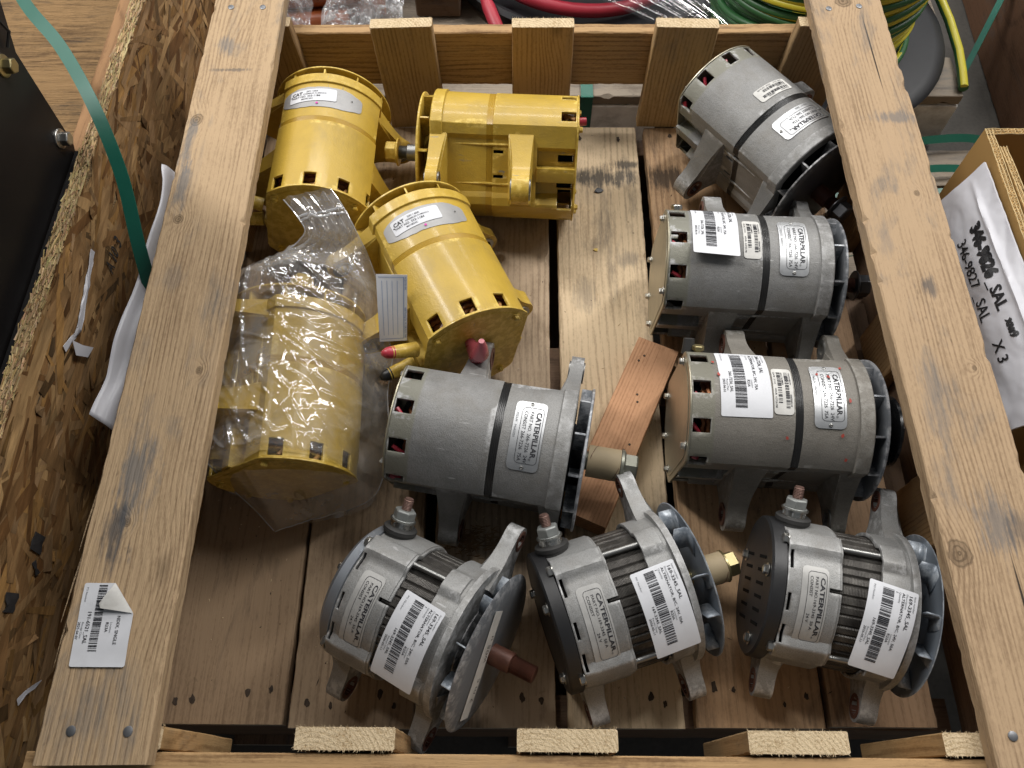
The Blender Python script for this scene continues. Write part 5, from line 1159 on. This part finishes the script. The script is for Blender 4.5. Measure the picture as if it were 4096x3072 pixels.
# cable drum
dr = thing('cable_drum', 'cable drum with black flange and green-yellow striped cable', 'cable drum', (0.522, 1.272, -0.07))
DC = Vector((0.522, 1.272, 0)); T = Matrix.Translation((DC.x, DC.y, 0)) @ Matrix.Rotation(RAD(-90), 4, 'Y')
b = MB(); b.lathe([(-0.070, 0.24), (-0.068, 0.252), (-0.058, 0.2595), (-0.050, 0.254), (-0.0455, 0.235), (-0.047, 0.10), (-0.05, 0.05)], 72, 0, T); fl = b.build('flange', 'drum_plastic', dr, I, smooth=50)
b = MB(); b.lathe([(-0.05, 0.10), (0.20, 0.10)], 40, 0, T); b.build('hub', 'drum_plastic', dr, I)
rs = random.Random(3)
def cable(name, pts, r, parent, twist=1.0, n=8, label=None):
    b = MB(); b.tube(pts, r, n); cols = []
    for i in range(len(pts)):
        for j in range(n): a = ((j / n) + i * twist / 30.0) % 1.0; cols.append((a, 0, 0, 1))
    o = b.build(name, 'earth_cable', parent, I, smooth=70, colors=cols); return o
for lay, (r0, z0, z1) in enumerate(((0.168, -0.035, 0.16), (0.154, -0.03, 0.16))):
    nturn = int((z1 - z0) / 0.0125)
    for k in range(nturn):
        zc = z0 + (k + 0.5) * (z1 - z0) / nturn; ph = rs.uniform(0, 6.28); tl = 0.030 + rs.gauss(0, 0.006); r = r0 + 0.012 * min(1, max(0, k / nturn)) + rs.uniform(-.003, .004)
        pts = []
        for i in range(73):
            a = 2 * PI * i / 72; pts.append((DC.x + r * math.cos(a), DC.y + r * math.sin(a), zc + tl * math.cos(a + 0.7) + 0.004 * math.sin(2 * a + ph)))
        cable('cable_turn', pts, 0.0066, dr, rs.uniform(0.25, 0.6) * rs.choice((1, -1)))
cable('cable_turn', [(DC.x + 0.180 * math.cos(a), DC.y + 0.180 * math.sin(a), -0.036 + 0.03 * max(0, a + 0.2)) for a in [(-2.2 + 0.09 * i) for i in range(30)]], 0.0066, dr, 0.4)
cable('cable_tail', [(0.70, 1.46, 0.02), (0.745, 1.40, 0.0), (0.776, 1.35, -0.03), (0.796, 1.286, -0.05), (0.801, 1.218, -0.06), (0.795, 1.165, -0.062), (0.787, 1.124, -0.061)], 0.0085, dr, 0.0, 12)

# black tray with a coiled red hose, stretch film over it
tr = thing('black_tray', 'round black plastic tray behind the middle slats', 'tray', (0.15, 1.50, -0.07))
T = Matrix.Translation((0.15, 1.530, 0)) @ Matrix.Rotation(RAD(-90), 4, 'Y')
b = MB(); b.lathe([(-0.070, 0.30), (-0.05, 0.315), (-0.025, 0.32), (-0.018, 0.312), (-0.03, 0.295), (-0.052, 0.27), (-0.055, 0.02)], 72, 0, T); b.build('tray_shell', 'tub_black', tr, I, smooth=50)
hs = MB(); hp = []
for i in range(150):
    a = -2.42 + 0.105 * i; r = 0.232 - 0.0004 * i; hp.append((0.12 + r * math.cos(a), 1.520 + r * 1.0 * math.sin(a), -0.030 + 0.010 * math.sin(a * 1.7) + 0.0003 * i))
hp = [(-0.035, 1.215, -0.045), (-0.045, 1.245, -0.03), (-0.060, 1.285, -0.02), (-0.072, 1.32, -0.015)] + hp[2:]
hs.tube(hp, 0.0125, 12); tag(hs.build('red_hose', 'hose_red', None, I, smooth=60), 'red rubber hose coiled in the black tray', 'hose')
b = MB(); n, m = 120, 40
for i in range(n):
    for j in range(m):
        s, q = i / (n - 1), j / (m - 1); x0_ = 0.25 - 0.75 * q; b.v.append((x0_ + (0.42 - x0_) * s, 1.185 + 0.45 * q, 0.012 + 0.05 * q + 0.0045 * abs(math.sin(s * 26 + 1.5 * math.sin(q * 4))) + 0.01 * s))
b.f = [(i * m + j, i * m + j + 1, (i + 1) * m + j + 1, (i + 1) * m + j) for i in range(n - 1) for j in range(m - 1)]; b.m = [0] * len(b.f)
tag(b.build('stretch_film', 'stretch_film', None, I, smooth=50), 'taut clear stretch film over the black tray', 'plastic film')

# orange pipes under bubble film
for k, (y, z, l) in enumerate(((1.262, -0.044, 0.24), (1.315, -0.044, 0.30), (1.29, 0.0, 0.27), (1.37, -0.04, 0.33))):
    b = MB(); b.tube([(-0.56 - 0.01 * k, y - 0.012, z), (-0.56 + l, y + 0.020, z)], 0.0245, 24, cap=False); b.tube([(-0.56 + l, y + 0.020, z), (-0.56 - 0.01 * k, y - 0.012, z)], 0.0215, 24, cap=False)
    tag(b.build('orange_pipe', 'pipe_orange', None, I, smooth=60), ('front lower orange pipe on the pallet behind the first slats', 'rear lower orange pipe on the pallet behind the first slats', 'topmost orange pipe resting on the two lower ones', 'hindmost orange pipe on the pallet')[k], 'pipe', 'orange pipes on the pallet')
def crumple(name, x0, x1, y0, y1, z0, amp, mat, label, cat, seed, n=70):
    b = MB(); rs_ = random.Random(seed); o = rs_.random() * 30
    for i in range(n):
        for j in range(n):
            s, q = i / (n - 1), j / (n - 1); x, y = x0 + (x1 - x0) * s, y0 + (y1 - y0) * q
            h = sum(abs(noise.noise((x * f + o, y * f, f))) / f * 30 for f in (28, 61, 120)); ed = min(1, 5 * min(s, 1 - s, q, 1 - q) + 0.15)
            b.v.append((x + 0.008 * noise.noise((y * 30, x * 30, o)), y + 0.008 * noise.noise((x * 30, y * 30, o + 5)), z0 + amp * h * ed))
    b.f = [(i * n + j, i * n + j + 1, (i + 1) * n + j + 1, (i + 1) * n + j) for i in range(n - 1) for j in range(n - 1)]; b.m = [0] * len(b.f)
    return tag(b.build(name, mat, None, I, smooth=25), label, cat)
crumple('bubble_wrap', -0.345, -0.205, 1.13, 1.40, 0.030, 0.05, 'bubble_film', 'crumpled bubble wrap over the orange pipes', 'bubble wrap', 3)
crumple('plastic_film', -0.47, -0.365, 1.10, 1.38, 0.030, 0.06, 'zip_film', 'dull clear film draped beside the left top rail end', 'plastic film', 8)
# dark timber box to the far side of the pipes
b = MB(); b.box((-0.20, 1.32, -0.068), (-0.115, 1.9, 0.02)); tag(b.build('dark_timber_block', 'dark_wood', None, I, smooth=0, bevel=0.003), 'dark stained timber block between the pipes and the black tray', 'timber')

# ------------------------------------------------------------------ right side: cardboard box, pouch, pallet boards, straps
bx = thing('cardboard_box', 'open double-wall cardboard box beside the crate', 'box', (0.8, 0.45, -0.20))
def wall(name, p0, p1, z0, z1, th, par, nd=(0, 0, 1)):
    """corrugated wall: two liners and a wavy flute showing at the torn top edge"""
    p0, p1 = Vector((*p0, 0)), Vector((*p1, 0)); t = (p1 - p0).normalized(); q = Vector((-t.y, t.x, 0)); L_ = (p1 - p0).length; n = int(L_ / 0.010); top = []
    b = MB(); R = []
    for i in range(n + 1):
        c = p0 + t * L_ * i / n; zz = z1 + 0.002 * noise.noise((i * 0.4, p0.x * 9, 1)); R.append([tuple(c + Vector((0, 0, z0))), tuple(c + q * th + Vector((0, 0, z0))), tuple(c + q * th + Vector((0, 0, zz))), tuple(c + Vector((0, 0, zz)))])
    b.rings(R); o = b.build(name, 'box_card', par, I, smooth=0)
    f = MB()
    for lay in range(2):
        r0 = th * (0.08 + 0.42 * lay); k = int(L_ / 0.0022); pts = []
        for i in range(k + 1):
            c = p0 + t * L_ * i / k; zz = z1 + 0.002 * noise.noise((i / k * n * 0.4, p0.x * 9, 1)); pts.append(c + q * (r0 + th * 0.42 * (0.5 + 0.5 * (1 if (i // 2) % 2 else -1) * 0.9)) + Vector((0, 0, zz + 0.0008 + 0.0012 * noise.noise((i * 0.9, lay, 3)))))
        f.tube(pts, 0.00045, 4)
    for r0 in (0.02, 0.5, 0.98):
        f.tube([p0 + t * L_ * i / n + q * th * r0 + Vector((0, 0, z1 + 0.0012 + 0.0018 * noise.noise((i * 0.6, r0 * 9, 2)))) for i in range(n + 1)], 0.0006, 4)
    f.build('flute_edge', 'flute_card', o, I); return o
wall('box_wall', (0.596, 0.765), (0.596, 0.20), -0.195, 0.200, 0.009, bx); wall('box_wall', (1.05, 0.770), (0.596, 0.765), -0.195, 0.200, 0.009, bx)
wall('box_flap', (0.6075, 0.735), (0.622, 0.20), 0.0, 0.200, 0.008, bx)
b = MB(); b.box((0.606, 0.20, -0.198), (1.05, 0.76, -0.190)); b.build('box_floor', 'box_card', bx, I, smooth=0)
wall('box_wall', (1.045, 0.20), (1.045, 0.769), -0.195, 0.200, 0.009, bx); wall('box_wall', (0.597, 0.20), (1.045, 0.20), -0.195, 0.200, 0.009, bx)
# marked pouch leaning on the box
po = thing('document_pouch', 'white plastic pouch with black handwritten numbers leaning on the cardboard box', 'pouch', (0.57, 0.55, 0.05))
A, B = Vector((0.5895, 0.716, 0.192)), Vector((0.5560, 0.706, 0.100)); D, C = Vector((0.592, 0.370, 0.200)), Vector((0.553, 0.372, 0.118)); PL, PH = 0.345, 0.099
def Pp(u, v, l):   # u along the pouch towards the viewer, v up towards the box rim
    s, q = u / PL, v / PH; p = (B * (1 - s) + C * s) * (1 - q) + (A * (1 - s) + D * s) * q
    nrm = Vector((-0.92, 0.0, 0.40)); f = math.sin(PI * min(1, max(0, s))) * math.sin(PI * min(1, max(0, q)))
    fold = 0.004 * math.exp(-((q - 0.80 - 0.10 * (s - 0.4)) / 0.035) ** 2) * min(1, s * 6)
    return p + nrm * (l + 0.006 * f + fold + 0.002 * noise.noise((u * 22, v * 40, 3)) + 0.0035 * abs(noise.noise((u * 14 + v * 18, v * 30, 9))) + 0.0012 * abs(noise.noise((u * 60, v * 70, 4))))
sheet('pouch_film', Pp, PL, PH, 'white_film', po, I, 110, 44, rad=0, th=0.003)
k = Ink()
for dx, dy in ((0, 0), (0.0012, 0.0008), (-0.001, 0.0011), (0.0006, -0.0012)): k.text('346-9826', 0.072 + dx, 0.054 + dy, 0.0215, 0.018, rot=0.02)
k.text('_SAL', 0.158, 0.054, 0.0205, 0.02, rot=0.02); k.text('SAL', 0.168, 0.054, 0.0205, 0.03, rot=0.02); k.text('346-9827', 0.080, 0.031, 0.0200, 0.012, rot=0.015); k.text('_SAL', 0.163, 0.030, 0.0200, 0.012, rot=0.02)
k.text('X 3', 0.236, 0.034, 0.0200, 0.012); k.text('xm9', 0.216, 0.059, 0.0150, 0.024); k.text('xun', 0.218, 0.060, 0.0150, 0.024)
k.drape('handwriting', Pp, ['marker'], po, I, 0.0042)
# weathered boards on the floor between the crate and the box
lp = thing('grey_pallet', 'weathered grey pallet boards on the floor beside the crate', 'pallet', (0.85, 0.85, -0.20))
for k, y in enumerate((1.01, 0.90, 0.79, 0.55, 0.35)): plank('deck_board', lp, (0.88, y, -0.145), (0.72, 0.082, 0.018), (1, 0.02, 0), (0, 1, 0), 'grey_wood', 'grey_end', seed=160 + k, chip=0.006)
for x in (0.56, 0.9): plank('stringer', lp, (x, 0.68, -0.176), (0.78, 0.05, 0.042), (0, 1, 0), (-1, 0, 0), 'dark_wood', 'grey_end', seed=170 + int(x * 9))
ribbon('green_strap', [(0.55, 1.02, -0.13), (0.66, 1.035, -0.112), (0.74, 1.045, -0.105), (0.82, 1.05, -0.11), (0.9, 1.03, -0.125)], (0, 0.7, 0.7), 0.014, 'strap_green', 'dark green strap on the grey boards nearest the painted pallet', 'strap')
ribbon('green_strap', [(0.53, 0.96, -0.128), (0.66, 0.975, -0.115), (0.74, 0.985, -0.113), (0.84, 0.99, -0.125)], (0, 0.8, 0.6), 0.013, 'strap_green', 'middle green strap lying on the grey boards', 'strap')
ribbon('green_strap', [(0.53, 0.935, -0.129), (0.66, 0.938, -0.128), (0.74, 0.945, -0.128), (0.84, 0.95, -0.129)], (0, 1, 0.1), 0.014, 'strap_green', 'bright green strap lying flat on the grey boards by the box', 'strap')
ribbon('green_strap', [(0.80, 1.16, -0.14), (0.86, 1.26, -0.10), (0.95, 1.42, -0.02), (1.05, 1.6, 0.05)], (0.6, -0.4, 0.6), 0.013, 'strap_green', 'dark green strap rising past the loose cable end', 'strap')
ribbon('green_strap', [(0.545, 0.80, -0.12), (0.560, 0.72, -0.02), (0.556, 0.60, -0.03), (0.545, 0.50, -0.10)], (1, 0, 0.3), 0.014, 'strap_green', 'green strap hanging between the crate side and the box', 'strap')
# stacked brown timbers at the far corner
for k, (x, y, z, lab) in enumerate(((1.02, 1.45, -0.115, 'lower brown timber standing past the loose cable end'), (1.075, 1.42, 0.05, 'upper brown timber stacked at the far corner'))):
    o = plank('brown_timber', None, (x, y, z), (0.80, 0.14, 0.165 if k == 0 else 0.16), (0.05, 1, 0), (-1, 0.05, 0), 'dark_wood', 'grey_end', seed=180 + k, color=(0.75, 0.62, 0.55)); tag(o, lab, 'timber', 'brown timbers at the far corner')
# chips of yellow paint and dirt on the deck
rs = random.Random(9)
for (x, y, s, m, lab) in ((0.112, 0.722, 0.0035, 'yellow_paint', 'small yellow paint chip on the bare deck board'), (0.121, 0.835, 0.007, 'black_plastic', 'dark flat chip on the scuffed deck board by the yellow unit')):
    c = MB(); n = 7; pts = [(x + s * rs.uniform(.6, 1.2) * math.cos(2 * PI * j / n), y + s * rs.uniform(.6, 1.2) * math.sin(2 * PI * j / n), 0.0012 + rs.uniform(0, .001)) for j in range(n)]
    c.add(pts + [(q[0], q[1], 0.0004) for q in pts], [tuple(range(n)), tuple(reversed(range(n, 2 * n)))] + [(j, (j + 1) % n, n + (j + 1) % n, n + j) for j in range(n)]); tag(c.build('debris_chip', m, None, I, smooth=0), lab, 'chip')
